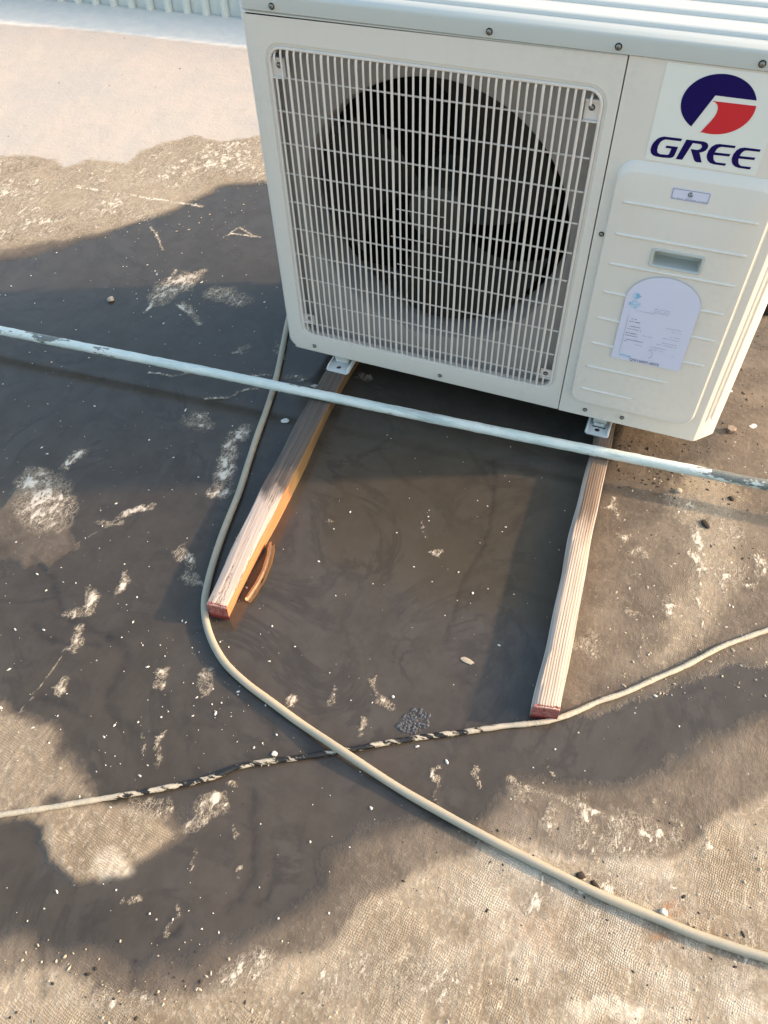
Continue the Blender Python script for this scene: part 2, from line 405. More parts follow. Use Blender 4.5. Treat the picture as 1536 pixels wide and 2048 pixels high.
for (pts, w, s) in [([(300, 745), (345, 752), (400, 742)], .004, .9), ([(410, 797), (460, 794), (480, 782), (512, 778)], .004, .95), ([(500, 752), (540, 750)], .005, .8),
                    ([(290, 625), (330, 570), (352, 540)], .0045, 1.0), ([(355, 610), (380, 630), (400, 650)], .006, .85), ([(130, 372), (240, 386), (310, 400)], .009, .85), ([(290, 395), (350, 405), (402, 412)], .007, 1.0), ([(150, 370), (250, 390)], .006, .8),
                    ([(445, 475), (480, 455), (505, 470)], .0035, .85), ([(460, 466), (520, 474)], .004, .9), ([(300, 455), (318, 480), (325, 500)], .004, .9), ([(478, 340), (520, 365)], .004, .8), ([(80, 355), (130, 345)], .006, .8), ([(232, 345), (200, 360)], .005, .7),
                    ([(1395, 1050), (1402, 1120), (1396, 1200), (1408, 1255)], .004, .95), ([(1440, 1125), (1450, 1175)], .003, .9), ([(30, 1440), (62, 1395), (100, 1345), (130, 1300)], .003, .55), ([(150, 1090), (230, 1040)], .003, .5),
                    ([(1020, 1558), (1060, 1580), (1130, 1600), (1230, 1640)], .006, .75), ([(1240, 1760), (1262, 1840)], .003, .6), ([(245, 545), (300, 560)], .003, .4)]:
    addc(mask_line(pts, w), s)
speck = np.zeros(X.shape)
# tone maps
bright_b = mask_poly([(190, 1705), (225, 1698), (250, 1725), (262, 1745), (200, 1765), (188, 1740)], .008, .006, 40, 73)
rust = mask_blob(1346, 1812, 20, 14) + mask_blob(1322, 1870, 15, 9) * .8 + mask_blob(1080, 1850, 60, 50, 40) * .18
lightpatch = mask_blob(1205, 2020, 58, 22, 12, .85) + .6 * mask_blob(1290, 2035, 50, 18, 12, .8) + bright_b
dark = mask_line([(66, 1115), (100, 1150), (112, 1180), (122, 1222), (155, 1252), (220, 1274)], .006) * .8 + mask_line([(66, 1251), (85, 1274), (118, 1284), (200, 1290)], .005) * .7 \
     + mask_line([(0, 1200), (60, 1205), (105, 1196)], .004) * .6 + mask_line([(220, 1272), (255, 1310), (240, 1350), (215, 1390)], .009) * .6 + mask_line([(80, 1395), (110, 1405), (150, 1420)], .007) * .7 \
     + mask_line([(985, 920), (990, 960), (985, 1000), (980, 1050), (968, 1090), (940, 1140), (922, 1165), (912, 1210), (895, 1260), (885, 1290)], .0035) * .62 + mask_line([(215, 1415), (245, 1445), (285, 1470), (330, 1465)], .007) * .55 \
     + mask_line([(505, 1580), (504, 1640), (508, 1700), (500, 1760), (480, 1795), (455, 1820)], .007) * .7 + mask_line([(545, 1700), (548, 1750), (535, 1790), (518, 1812)], .006) * .5 \
     + mask_line([(360, 1845), (345, 1868), (315, 1885)], .005) * .9 + mask_line([(80, 1880), (88, 1930), (92, 1985)], .005) * .9 + mask_line([(265, 1925), (264, 1965)], .006) * .8 + mask_line([(560, 1480), (520, 1440), (500, 1400)], .010) * .35 \
     + mask_line([(0, 735), (120, 760)], .002) * 0 + mask_line([(760, 905), (790, 945), (850, 985)], .004) * .4 + mask_line([(935, 900), (965, 940), (985, 980)], .005) * .35 + mask_line([(590, 1300), (640, 1420), (620, 1500)], .010) * .3 \
     + mask_blob(300, 1830, 60, 60) * .45 + mask_blob(150, 1860, 90, 50) * .3 + mask_blob(590, 1670, 30, 26) * .4 + mask_blob(0, 1100, 50, 20) * .6 + mask_line([(1130, 1280), (1140, 1200), (1160, 1100), (1190, 990), (1225, 890)], .014) * .35 + mask_blob(1410, 1046, 8, 12, 30) * 1.4 + mask_blob(1460, 995, 6, 9, 30) * 1.3
dark += mask_line([(1240, 905), (1290, 930), (1350, 940), (1392, 900)], .03) * .45
dark = np.clip(dark, 0, 1.5)
unit_reflection = mask_poly([(640, 900), (760, 850), (1000, 880), (1130, 930), (1130, 1100), (1090, 1245), (950, 1200), (820, 1150), (640, 1120), (600, 1000)], .05, .03, 14, 81)  # unit's reflection in the puddle, painted as an olive tone
# relief
H = np.zeros(X.shape)
near = (X > -2.3) & (X < 1.5) & (Y > -1.5) & (Y < 1.8)
xs, ys = X[near], Y[near]
H[near] = .0035 * fbm(xs, ys, 3.0, 3, 90) * (1 - .9 * wet[near]) + .0012 * fbm(xs, ys, 22, 3, 91) * (1 - .8 * wet[near])
H += (.0008 * np.clip(crust, 0, 1) - .0008 * dark * wet) + .0016 * isl_b + .001 * isl_a
H -= .0005 * wet
H *= near
co_ = np.stack([X, Y, H], 1).astype(np.float32)
me = bpy.data.meshes.new('roof_floor')
me.vertices.add(len(X)); me.vertices.foreach_set('co', co_.ravel())
ii = (np.arange(NY - 1)[:, None] * NX + np.arange(NX - 1)[None, :]).ravel()
q = np.stack([ii, ii + 1, ii + 1 + NX, ii + NX], 1).astype(np.int32)
me.loops.add(q.size); me.loops.foreach_set('vertex_index', q.ravel())
me.polygons.add(len(q)); me.polygons.foreach_set('loop_start', np.arange(0, q.size, 4, dtype=np.int32))
me.update(calc_edges=True)
me.polygons.foreach_set('use_smooth', np.ones(len(q), bool))
def put(name, a, b, c, d):
    at = me.attributes.new(name, 'FLOAT_COLOR', 'POINT')
    at.data.foreach_set('color', np.stack([a, b, c, d], 1).astype(np.float32).ravel())
put('stain_a', wet, damp, crust, pale)
put('stain_b', dark, unit_reflection, rust, lightpatch)
shade_lift = mask_poly([(-900, -30), (0, 48), (200, 62), (480, 96), (800, 125), (800, 60), (480, 20), (130, -20), (-900, -120)], .012, .012, 14, 44)  # whiter floor strip, painted to lift the parapet's shadow band
brown = np.clip(mask_poly([(640, 850), (1180, 880), (1200, 1420), (1700, 1280), (1700, 1600), (1000, 1600), (700, 1700), (600, 1860), (300, 1960), (330, 1700), (480, 1500), (470, 1290), (560, 1050)], .09, .05, 6, 91), 0, 1)
put('stain_c', lowr, rdry, shade_lift, brown)

k = NT('roof_membrane')
A = k.attr('stain_a'); B = k.attr('stain_b'); C3 = k.attr('stain_c')
sa = k.n('ShaderNodeSeparateColor'); k.L(A.outputs['Color'], sa.inputs[0]); sb = k.n('ShaderNodeSeparateColor'); k.L(B.outputs['Color'], sb.inputs[0])
sc = k.n('ShaderNodeSeparateColor'); k.L(C3.outputs['Color'], sc.inputs[0])
a_wet, a_damp, a_crust, a_pale = sa.outputs[0], sa.outputs[1], sa.outputs[2], A.outputs['Alpha']
a_dark, a_reflection, a_rust, a_lp = sb.outputs[0], sb.outputs[1], sb.outputs[2], B.outputs['Alpha']
a_low = sc.outputs[0]
co = k.coord()
n_big = k.noise(co, 3.2, 5, .6); n_mid = k.noise(co, 18, 7, .68); n_fin = k.noise(co, 110, 6, .72); n_hf = k.noise(co, 420, 3, .6)
n_str = k.noise(k.coord((1, .16, 1), rot=(0, 0, .12)), 130, 5, .7)           # streaks running away from the viewer
n_strx = k.noise(k.coord((.14, 1, 1), rot=(0, 0, -.2)), 130, 5, .7)
n_c0 = k.noise(co, 210, 6, .75)
# woven scrim of the membrane
dist = k.math('MULTIPLY', k.math('SUBTRACT', k.math('ADD', n_mid, k.math('MULTIPLY', k.noise(co, 60, 3), .4)), .7), .016)
sx = k.n('ShaderNodeSeparateXYZ'); k.L(k.coord(rot=(0, 0, .16)), sx.inputs[0])
def threads(axis_out, per):
    v = k.math('MULTIPLY', k.math('ADD', axis_out, dist), 2 * PI / per)
    return k.math('MULTIPLY_ADD', k.math('SINE', v), .5, .5)
t1 = threads(sx.outputs['X'], .0029); t2 = threads(sx.outputs['Y'], .0034)
weave = k.math('MULTIPLY', k.math('ADD', t1, t2), .5)
wv_amt = k.math('MULTIPLY', k.ramp(k.noise(co, 9, 6, .7), .42, .62), k.math('SUBTRACT', 1.0, a_wet))
wv_amt = k.math('MULTIPLY', wv_amt, k.math('SUBTRACT', 1.0, k.math('MULTIPLY', a_pale, .85)))
wv_amt = k.math('MULTIPLY', wv_amt, k.math('SUBTRACT', 1.0, k.math('MULTIPLY', a_damp, .75)))
# dry colours
dry = k.mix(k.ramp(n_mid, .35, .68), (.17, .130, .088), (.34, .275, .198))
dry = k.mix(k.ramp(n_big, .35, .65, 0, .5), dry, (.39, .33, .25))
dry = k.mix(k.math('MULTIPLY', k.ramp(n_fin, .5, .72), .6), dry, (.55, .49, .39))
dry = k.mix(k.math('MULTIPLY', wv_amt, k.math('MULTIPLY', k.ramp(weave, .25, .75, .50, 0), k.ramp(n_c0, .35, .65, .4, 1))), dry, (.13, .10, .065))
palec = k.mix(k.ramp(n_big, .35, .65), (.455, .400, .350), (.40, .375, .345))
palec = k.mix(k.ramp(n_mid, .52, .78, 0, .35), palec, (.33, .285, .245))
palec = k.mix(k.ramp(n_strx, .60, .75, 0, .25), palec, (.50, .465, .425))
pf = k.ramp(k.math('ADD', a_pale, k.math('MULTIPLY', k.math('SUBTRACT', n_strx, .5), 1.1)), .30, .75)
c = k.mix(pf, dry, palec)
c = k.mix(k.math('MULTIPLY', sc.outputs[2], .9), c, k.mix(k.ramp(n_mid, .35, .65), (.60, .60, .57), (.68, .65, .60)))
# damp
fib = k.ramp(k.math('ADD', k.math('MULTIPLY', n_str, .6), k.math('MULTIPLY', n_c0, .5)), .56, .70)
c = k.mix(k.math('MULTIPLY', k.math('MULTIPLY', fib, .55), k.math('SUBTRACT', 1.0, pf)), c, (.62, .55, .43))
lowm = k.math('MULTIPLY', k.math('MULTIPLY', a_low, k.ramp(n_big, .42, .58)), k.math('MULTIPLY', k.ramp(n_mid, .40, .60), k.ramp(weave, .30, .85, .35, 1)))
c = k.mix(k.math('MULTIPLY', lowm, .8), c, (.56, .52, .45))
dampc = k.mix(k.ramp(n_mid, .3, .7), (.078, .060, .045), (.145, .115, .088))
dampc = k.mix(k.ramp(n_fin, .52, .75, 0, .55), dampc, (.27, .225, .175))
dampc = k.mix(k.math('MULTIPLY', wv_amt, k.ramp(weave, .3, .8, .35, 0)), dampc, (.055, .042, .03))
df = k.ramp(k.math('ADD', a_damp, k.math('ADD', k.math('MULTIPLY', k.math('SUBTRACT', n_mid, .5), .9), k.math('MULTIPLY', k.math('SUBTRACT', n_str, .5), .9))), .30, .78)
df = k.math('MULTIPLY', df, k.math('SUBTRACT', 1.0, k.math('MULTIPLY', k.ramp(n_big, .45, .7), .25)))
c = k.mix(df, c, dampc)
# wet silt
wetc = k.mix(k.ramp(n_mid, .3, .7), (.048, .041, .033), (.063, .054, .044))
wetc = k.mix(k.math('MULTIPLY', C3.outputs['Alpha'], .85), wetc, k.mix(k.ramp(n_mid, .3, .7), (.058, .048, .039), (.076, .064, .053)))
wetc = k.mix(k.math('MULTIPLY', a_reflection, .5), wetc, (.060, .052, .037))
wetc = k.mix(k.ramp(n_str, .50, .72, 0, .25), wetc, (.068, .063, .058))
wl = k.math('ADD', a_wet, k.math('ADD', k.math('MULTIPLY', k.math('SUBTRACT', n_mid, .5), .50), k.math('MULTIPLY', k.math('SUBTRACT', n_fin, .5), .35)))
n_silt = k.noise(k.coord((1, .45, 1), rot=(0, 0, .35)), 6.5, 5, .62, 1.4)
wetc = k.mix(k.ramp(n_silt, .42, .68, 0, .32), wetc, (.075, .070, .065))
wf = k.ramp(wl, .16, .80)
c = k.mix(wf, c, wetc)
vein = k.ramp(k.math('ABSOLUTE', k.math('SUBTRACT', k.noise(k.coord(loc=(7, 2, 0)), 3.6, 6, .62, 2.2), .5)), 0, .06, 1, 0)
vein = k.math('MULTIPLY', k.math('MULTIPLY', vein, k.ramp(n_silt, .40, .62)), k.math('MULTIPLY', a_wet, .34))
c = k.mix(vein, c, (.018, .016, .014))
c = k.mix(k.math('MULTIPLY', k.math('MULTIPLY', a_dark, k.ramp(k.math('ADD', n_str, n_fin), .75, 1.15, .35, 1)), .62), c, (.016, .015, .014))
c = k.mix(k.math('MULTIPLY', a_rust, k.ramp(n_fin, .35, .65, .3, 1.0)), c, (.36, .15, .055))
c = k.mix(k.math('MULTIPLY', k.math('MULTIPLY', a_lp, .7), k.ramp(n_fin, .35, .6, .4, 1.0)), c, (.60, .54, .44))
# flaking crust
n_c1 = k.noise(k.coord((1, .5, 1), rot=(0, 0, .3)), 105, 9, .82, .5)
n_c2 = k.noise(k.coord((1, .7, 1), rot=(0, 0, -.5), loc=(2, 5, 0)), 34, 6, .7, .8)
rdg = k.ramp(k.math('ABSOLUTE', k.math('SUBTRACT', k.noise(co, 48, 6, .7, 1.2), .5)), 0, .016, 1, 0)
rdg2 = k.ramp(k.math('ABSOLUTE', k.math('SUBTRACT', k.noise(k.coord((1, .35, 1), loc=(3, 1, 0)), 95, 5, .7, .8), .5)), 0, .022, 1, 0)
mixn = k.math('ADD', k.math('MULTIPLY', n_c1, .55), k.math('MULTIPLY', n_c2, .45))
cr = k.math('ADD', a_crust, k.math('MULTIPLY', k.math('SUBTRACT', mixn, .5), 4.2))
crm = k.ramp(cr, .70, .94)
crm = k.math('MAXIMUM', crm, k.math('MULTIPLY', k.math('MAXIMUM', rdg, rdg2), k.ramp(a_crust, .28, .60, 0, .9)))
crm = k.math('MULTIPLY', crm, k.ramp(a_crust, .05, .3))
crc = k.mix(n_fin, (.52, .46, .37), (.80, .76, .68))
c = k.mix(k.math('MULTIPLY', crm, .88), c, crc)
halo = k.math('MULTIPLY', k.ramp(k.math('ADD', a_crust, k.math('MULTIPLY', k.math('SUBTRACT', n_c2, .5), 1.5)), .35, .9), .62)
c = k.mix(k.math('MULTIPLY', halo, k.math('SUBTRACT', 1.0, crm)), c, (.16, .128, .10))
# tiny pale grains everywhere
vor = k.n('ShaderNodeTexVoronoi'); k.L(co, vor.inputs['Vector']); vor.inputs['Scale'].default_value = 95
vsel = k.n('ShaderNodeSeparateColor'); k.L(vor.outputs['Color'], vsel.inputs[0])
sp = k.math('MULTIPLY', k.ramp(vor.outputs['Distance'], .08, .16, 1, 0), k.ramp(vsel.outputs[0], .978, .982))
c = k.mix(k.math('MULTIPLY', sp, .8), c, (.60, .55, .47))
dk = k.math('MULTIPLY', k.ramp(vor.outputs['Distance'], .08, .16, 1, 0), k.ramp(vsel.outputs[1], .975, .98))
c = k.mix(k.math('MULTIPLY', dk, .8), c, (.03, .022, .016))
gloss = k.ramp(wl, .45, .80)
rough = k.math('ADD', k.ramp(n_big, .35, .65, .10, .17), k.math('MULTIPLY', k.ramp(n_str, .4, .75), .06))
r = k.mix(k.math('MULTIPLY', df, .8), (.9, .9, .9), (.52, .52, .52))
r = k.mix(gloss, r, rough); r = k.mix(crm, r, (.85, .85, .85))
hgt = k.math('ADD', k.math('MULTIPLY', n_mid, 1.2), k.math('ADD', k.math('MULTIPLY', n_fin, .8), k.math('MULTIPLY', k.math('MULTIPLY', weave, wv_amt), .7)))
dryb = k.math('MULTIPLY', hgt, k.math('SUBTRACT', 1.0, k.math('MULTIPLY', gloss, .93)))
dryb = k.math('ADD', dryb, k.math('MULTIPLY', crm, .8))
k.b.inputs['IOR'].default_value = 1.42
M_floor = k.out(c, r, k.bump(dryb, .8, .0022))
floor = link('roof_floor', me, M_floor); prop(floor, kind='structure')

# ================================================================== CORRUGATED PARAPET
k = NT('parapet_sheet'); co = k.coord(); n1 = k.noise(co, 6, 5, .6); n2 = k.noise(k.coord((8, 8, 1.2)), 4, 4, .6)
M_sheet = k.out(k.mix(k.ramp(n1, .35, .7), (.58, .62, .60), (.70, .70, .64)), .42)
par = empty('corrugated_parapet', (0, 1.775, 0), 'low white corrugated metal parapet standing along the far edge of the roof', 'parapet')
def wally(x): return 1.778 + (x + 1.37) * .062
PH = .28
bm = bmesh.new()
xs_ = np.arange(-7, 7.01, .5)
fr = []
for x in xs_:
    y = wally(x); fr.append([bm.verts.new((x, y + dy, z)) for dy, z in ((0, -.02), (0, PH), (.004, PH), (.004, -.02))])
for a, b in zip(fr, fr[1:]):
    for i in range(4):
        j = (i + 1) % 4; bm.faces.new((a[i], a[j], b[j], b[i]))
bm.faces.new(fr[0]); bm.faces.new(fr[-1][::-1])
link('sheet', bm_mesh(bm, 'sheet'), M_sheet, par)
bm = bmesh.new()                                  # one trapezoid rib, shared
pr = [(-.017, 0), (-.009, -.022), (.009, -.022), (.017, 0)]
lo = [bm.verts.new((a, b, -.015)) for a, b in pr]; hi = [bm.verts.new((a, b, PH - .004)) for a, b in pr]
for i in range(3): bm.faces.new((lo[i], lo[i + 1], hi[i + 1], hi[i]))
bm.faces.new((lo[3], lo[0], hi[0], hi[3])); bm.faces.new(lo[::-1]); bm.faces.new(hi)
bmesh.ops.bevel(bm, geom=[e for e in bm.edges if abs(e.verts[0].co.z - e.verts[1].co.z) > .1], offset=.003, segments=2, affect='EDGES')
ribme = bm_mesh(bm, 'rib'); ribme.materials.append(M_sheet)
for i in range(-50, 51):
    x = -1.37 + i * .081
    if x > 2.4: continue
    o = bpy.data.objects.new('rib', ribme); COL.objects.link(o); o.parent = par
    o.location = (x, wally(x) - 1.775 - .001, 0)

# ================================================================== WOODEN BEAMS
M_b1 = wood_mat('weathered_pine', (.56, .465, .405), (.42, .335, .285), (.115, .092, .078), 150, 0, crack=.9, wet_shade_y=.255, soft=.02)
M_b1s = wood_mat('fresh_orange_pine', (.50, .205, .095), (.36, .135, .055), (.20, .13, .065), 190, 4, crack=.0, wet_shade_y=.275, soft=.012)
M_b2 = wood_mat('striped_pine', (.56, .46, .385), (.38, .275, .20), (.20, .14, .10), 240, 2, wet_shade_y=.365, soft=.045, stripes=.0042)
M_b2s = wood_mat('pale_pine_side', (.42, .39, .36), (.32, .27, .23), (.20, .15, .11), 200, 6, wet_shade_y=.50, soft=.05)
k = NT('red_end_paint'); co = k.coord(); n1 = k.noise(co, 300, 4, .7); sz = k.n('ShaderNodeSeparateXYZ'); tc = k.n('ShaderNodeTexCoord'); k.L(tc.outputs['Object'], sz.inputs[0])
dust = k.math('MULTIPLY', k.ramp(sz.outputs['Z'], .008, .016), k.ramp(n1, .36, .60))
M_redend = k.out(k.mix(k.math('MULTIPLY', dust, .75), (.17, .018, .018), (.40, .19, .17)), .7, k.bump(n1, .6, .001))
HB = .038
def beam(name, L, R, mats, label, bl, br, seed, wane=0.0):
    """L, R: (x, y) of the top edges from near to far"""
    rd = random.Random(seed)
    root = empty(name, (L[0][0], L[0][1], 0), label, 'wooden beam', 'wooden beams under the air conditioner')
    def at(P, t):
        ys = [p[1] for p in P]; y = P[0][1] + (P[-1][1] - P[0][1]) * t
        return Vector((float(np.interp(y, ys, [p[0] for p in P])), y, 0))
    N = 70; bm = bmesh.new(); rows = []; gl = bm.verts.layers.float_vector.new('grain')
    for i in range(N + 1):
        t = i / N; a = at(L, t); b = at(R, t)
        j = lambda s: (rd.random() - .5) * s
        wv = .0012 * math.sin(t * 17 + seed) + .0008 * math.sin(t * 41 + seed * 2)
        wa = wane * max(0, .5 + .5 * math.sin(t * 13 + 1.0)) 
        tilt = bl * (.9 + .2 * math.sin(t * 23))
        prof = [(a.x + .001 + wv, .0), (a.x - .0005 + wv, HB - tilt), (a.x + bl + wv, HB - .0003 + j(.0004)),
                ((a.x * 2 + b.x) / 3, HB + j(.0005)), ((a.x + 2 * b.x) / 3, HB + j(.0005)),
                (b.x - br + wv * .5, HB - .0003 + j(.0004)), (b.x + wv * .5, HB - br * .9), (b.x + .001 - wa * .4 + wv * .5, HB * .55), (b.x - wa + wv * .5, 0)]
        row = []
        for x, z in prof:
            v_ = bm.verts.new((x, a.y + (b.y - a.y) * (x - a.x) / (b.x - a.x), z)); v_[gl] = (x - a.x + (HB - z) * 1.0 * (1 if x > (a.x + b.x) / 2 else -1), t * .62 * 1.63, 0)
            row.append(v_)
        rows.append(row)
    n = len(rows[0])
    for A_, B_ in zip(rows, rows[1:]):
        for i in range(n - 1):
            f = bm.faces.new((A_[i], A_[i + 1], B_[i + 1], B_[i]))
            f.material_index = 0 if 2 <= i <= 4 else (1 if i >= 5 else 2)
        f = bm.faces.new((A_[n - 1], A_[0], B_[0], B_[n - 1])); f.material_index = 2
    bm.faces.new(rows[-1]).material_index = 1
    bm.faces.new(rows[0][::-1]).material_index = 1
    link('timber', bm_mesh(bm, 'timber'), mats, root, autos=.7)
    # painted end: a thin ragged cap in front of the sawn face
    bm = bmesh.new(); r0 = [v for v in [at(L, 0), at(R, 0)]]
    a, b = r0; m = 26; top = []; bot = []; skin = []
    for i in range(m + 1):
        s = i / m; x = a.x + .0006 + (b.x - a.x - .0012) * s; y = a.y + (b.y - a.y) * s
        edge = .0035 if 0 < i < m else .005
        top.append(bm.verts.new((x, y - .0012, HB - edge * .25 - (bl if i == 0 else 0) * .6 - (br if i == m else 0) * .6)))
        bot.append(bm.verts.new((x, y - .0014, .0015)))
        skin.append(bm.verts.new((x, y + .002 + rd.random() * .004, HB + .0009 - (bl * .8 if i == 0 else 0) - (br * .8 if i == m else 0))))
    for i in range(m):
        bm.faces.new((bot[i], bot[i + 1], top[i + 1], top[i])); bm.faces.new((top[i], top[i + 1], skin[i + 1], skin[i]))
    link('red_painted_end', bm_mesh(bm, 'red_painted_end'), M_redend, root)
    return root
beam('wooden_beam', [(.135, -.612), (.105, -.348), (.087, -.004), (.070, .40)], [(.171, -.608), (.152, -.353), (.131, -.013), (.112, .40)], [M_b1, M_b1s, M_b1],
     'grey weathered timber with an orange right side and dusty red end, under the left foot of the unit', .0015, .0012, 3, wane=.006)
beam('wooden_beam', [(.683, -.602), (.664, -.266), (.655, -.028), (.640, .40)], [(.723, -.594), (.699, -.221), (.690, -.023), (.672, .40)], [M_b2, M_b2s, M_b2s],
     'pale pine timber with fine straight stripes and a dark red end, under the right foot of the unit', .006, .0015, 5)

# ================================================================== AIR CONDITIONER
ac = empty('air_conditioner_outdoor_unit', (.43, .19, HB), 'cream outdoor air conditioner with large fan grille and blue and red logo, on two timbers', 'air conditioner')
D = .37
def screw(x, y, z, parent, axis='y', r=.0038, name='screw'):
    bm = bmesh.new()
    def disc(rr, d, seg=16): return [bm.verts.new((x + rr * math.cos(2 * PI * i / seg), y - d, z + rr * math.sin(2 * PI * i / seg))) for i in range(seg)]
    A_ = disc(r * 1.25, .0003); B_ = disc(r * 1.2, .0011); C_ = disc(r * .95, .0013); D_ = disc(r * .82, .0030); E_ = disc(r * .45, .0036); F_ = disc(r * .38, .0018)
    for a, b in ((A_, B_), (B_, C_), (C_, D_), (D_, E_), (E_, F_)):
        bridge(bm, a, b)
    bm.faces.new(F_)
    for f in bm.faces: f.material_index = 0
    for f in list(bm.faces)[:32]: f.material_index = 1
    return link(name, bm_mesh(bm, name), [M_screw, M_gap], parent, autos=.6)

# fan-side front panel: rounded outer edge, rounded opening
OX0, OX1, OZ0, OZ1 = .0335, .5605, .1100, .6628
def front_panel():
    bm = bmesh.new()
    out = rrect(0, .5752, ZB, .7035, (.026, .0015, .0015, .004), 8)
    n = len(out)
    nrm = []
    for i in range(n):
        a = Vector(out[i - 1]); b = Vector(out[(i + 1) % n]); t = (b - a)
        t = t.normalized() if t.length > 1e-9 else Vector((1, 0)); nrm.append(Vector((-t.y, t.x)))
    loops = []
    for s in range(6):
        a = .5 * PI * s / 5; lp = []
        for p, m_ in zip(out, nrm):
            # the left edge rolls over widely, the other edges only a little
            left = p[0] < .03
            R_ = .011 if (left and m_.x > .5) else (.006 if left else .0016)
            lp.append(bm.verts.new((p[0] + m_.x * R_ * (1 - math.cos(a)), .0 + R_ * (1 - math.sin(a)), p[1] + m_.y * R_ * (1 - math.cos(a)))))
        loops.append(lp)
    back = [bm.verts.new((p[0], .02, p[1])) for p in out]
    bridge(bm, back, loops[0])
    for a, b in zip(loops, loops[1:]): bridge(bm, a, b)
    # opening: step down, small groove
    L0 = rrect(OX0, OX1, OZ0, OZ1, .028, 8); L1 = rrect(OX0 + .0012, OX1 - .0012, OZ0 + .0012, OZ1 - .0012, .027, 8)
    L2 = rrect(OX0 + .0042, OX1 - .0048, OZ0 + .0022, OZ1 - .0048, .0245, 8)
    f0 = ring(bm, L0, 0); f1 = ring(bm, L1, .0018); f2 = ring(bm, L2, .0026); f3 = ring(bm, L2, .016)
    bridge(bm, f0, f1); bridge(bm, f1, f2); bridge(bm, f2, f3)
    flat = loops[-1]
    # bring the flat loop exactly to y=0
    for v in flat: v.co.y = 0
    fill_loops(bm, [flat, f0])
    return link('front_panel', bm_mesh(bm, 'front_panel'), M_paint, ac, autos=.45)
fpn = front_panel()
# service side panel with its chamfered corner
def service_panel():
    bm = bmesh.new()
    x0, xf, z0, z1 = .5770, .8275, ZB, .7035
    hx = (.6655, .7525, .4095, .4485)
    lp = [(x0, z0), (xf, z0), (xf, z1), (x0, z1)]
    o = ring(bm, lp, 0); h = ring(bm, [(hx[0], hx[2]), (hx[1], hx[2]), (hx[1], hx[3]), (hx[0], hx[3])], 0)
    fill_loops(bm, [o, h])
    ob = ring(bm, lp[:1] + lp[3:], .02)
    bm.faces.new((o[0], o[3], ob[1], ob[0]))
    # chamfer with rolled edges, plus a pressed groove
    prof = [(xf, 0), (.8300, .0006), (.8330, .0026)]
    c0, c1 = Vector((.8330, .0026)), Vector((.8600, .0310))
    d = (c1 - c0); nrm = Vector((d.y, -d.x)).normalized()
    for t, h_ in ((.18, 0), (.24, .0016), (.32, .0016), (.40, -.0022), (.52, -.0022), (.58, 0), (1, 0)):
        p = c0 + d * t + nrm * h_; prof.append((p.x, p.y))
    prof += [(.8618, .034), (.8620, .040), (.8620, D)]
    plain = [(xf, 0), (.8300, .0006), (.8330, .0026)] + [tuple(c0 + d * t) for t in (.18, .24, .32, .40, .52, .58, 1)] + [(.8618, .034), (.8620, .040), (.8620, D)]
    rows = []
    for z, w in ((z0, 0), (.112, 0), (.118, 1), (.690, 1), (.696, 0), (z1, 0)):
        pp = prof if w else plain
        rows.append([bm.verts.new((x, y, z)) for x, y in pp])
    for a, b in zip(rows, rows[1:]):
        for i in range(len(a) - 1): bm.faces.new((a[i], a[i + 1], b[i + 1], b[i]))
    bmesh.ops.remove_doubles(bm, verts=bm.verts, dist=1e-5)
    return link('service_panel', bm_mesh(bm, 'service_panel'), M_paint, ac, autos=.35)
sp_ = service_panel()
# raised pressed field on the service panel
def field():
    bm = bmesh.new()
    X0, X1, Z0, Z1 = .5925, .8180, .1060, .5700
    hx = rrect(.6705, .7470, .4145, .4435, .0025, 3)
    def lp(ix0, ix1, iz0, iz1, r): return rrect(X0 + ix0, X1 - ix1, Z0 + iz0, Z1 - iz1, (r, r, r, r), 8)
    Ls = [(lp(0, 0, 0, 0, .026), -.0002), (lp(.0006, .0008, .0006, .002, .025), -.0018), (lp(.0022, .0044, .0022, .0125, .024), -.0078), (lp(.0034, .0060, .0034, .0150, .022), -.0086)]
    rs = [ring(bm, a, b) for a, b in Ls]
    for a, b in zip(rs, rs[1:]): bridge(bm, a, b)
    h = ring(bm, hx, -.0086); h2 = ring(bm, hx, .0)
    bridge(bm, h, h2); fill_loops(bm, [rs[-1], h])
    return link('pressed_field', bm_mesh(bm, 'pressed_field'), M_paint, sp_, autos=.5)
pf_ = field()
YF = -.0086
for z, xa, xb in ((.5095, .6100, .802), (.457, .6100, .8024), (.405, .6100, .8026), (.3524, .6105, .8012), (.3003, .6100, .8022), (.2473, .6100, .8008), (.1953, .6100, .7521), (.142, .6105, .7018)):
    bm = bmesh.new(); N = 6; rows = []
    for i, (x, s) in enumerate(((xa, .15), (xa + .002, .8), (xa + .005, 1), (xb - .005, 1), (xb - .002, .8), (xb, .15))):
        rows.append([bm.verts.new((x, YF + 0.0002 - .0024 * s * math.sin(PI * j / N), z + .0024 * math.cos(PI * j / N))) for j in range(N + 1)])
    for a, b in zip(rows, rows[1:]):
        for j in range(N): bm.faces.new((a[j], a[j + 1], b[j + 1], b[j]))
    link('rib', bm_mesh(bm, 'rib'), M_paint, sp_, autos=1.2)
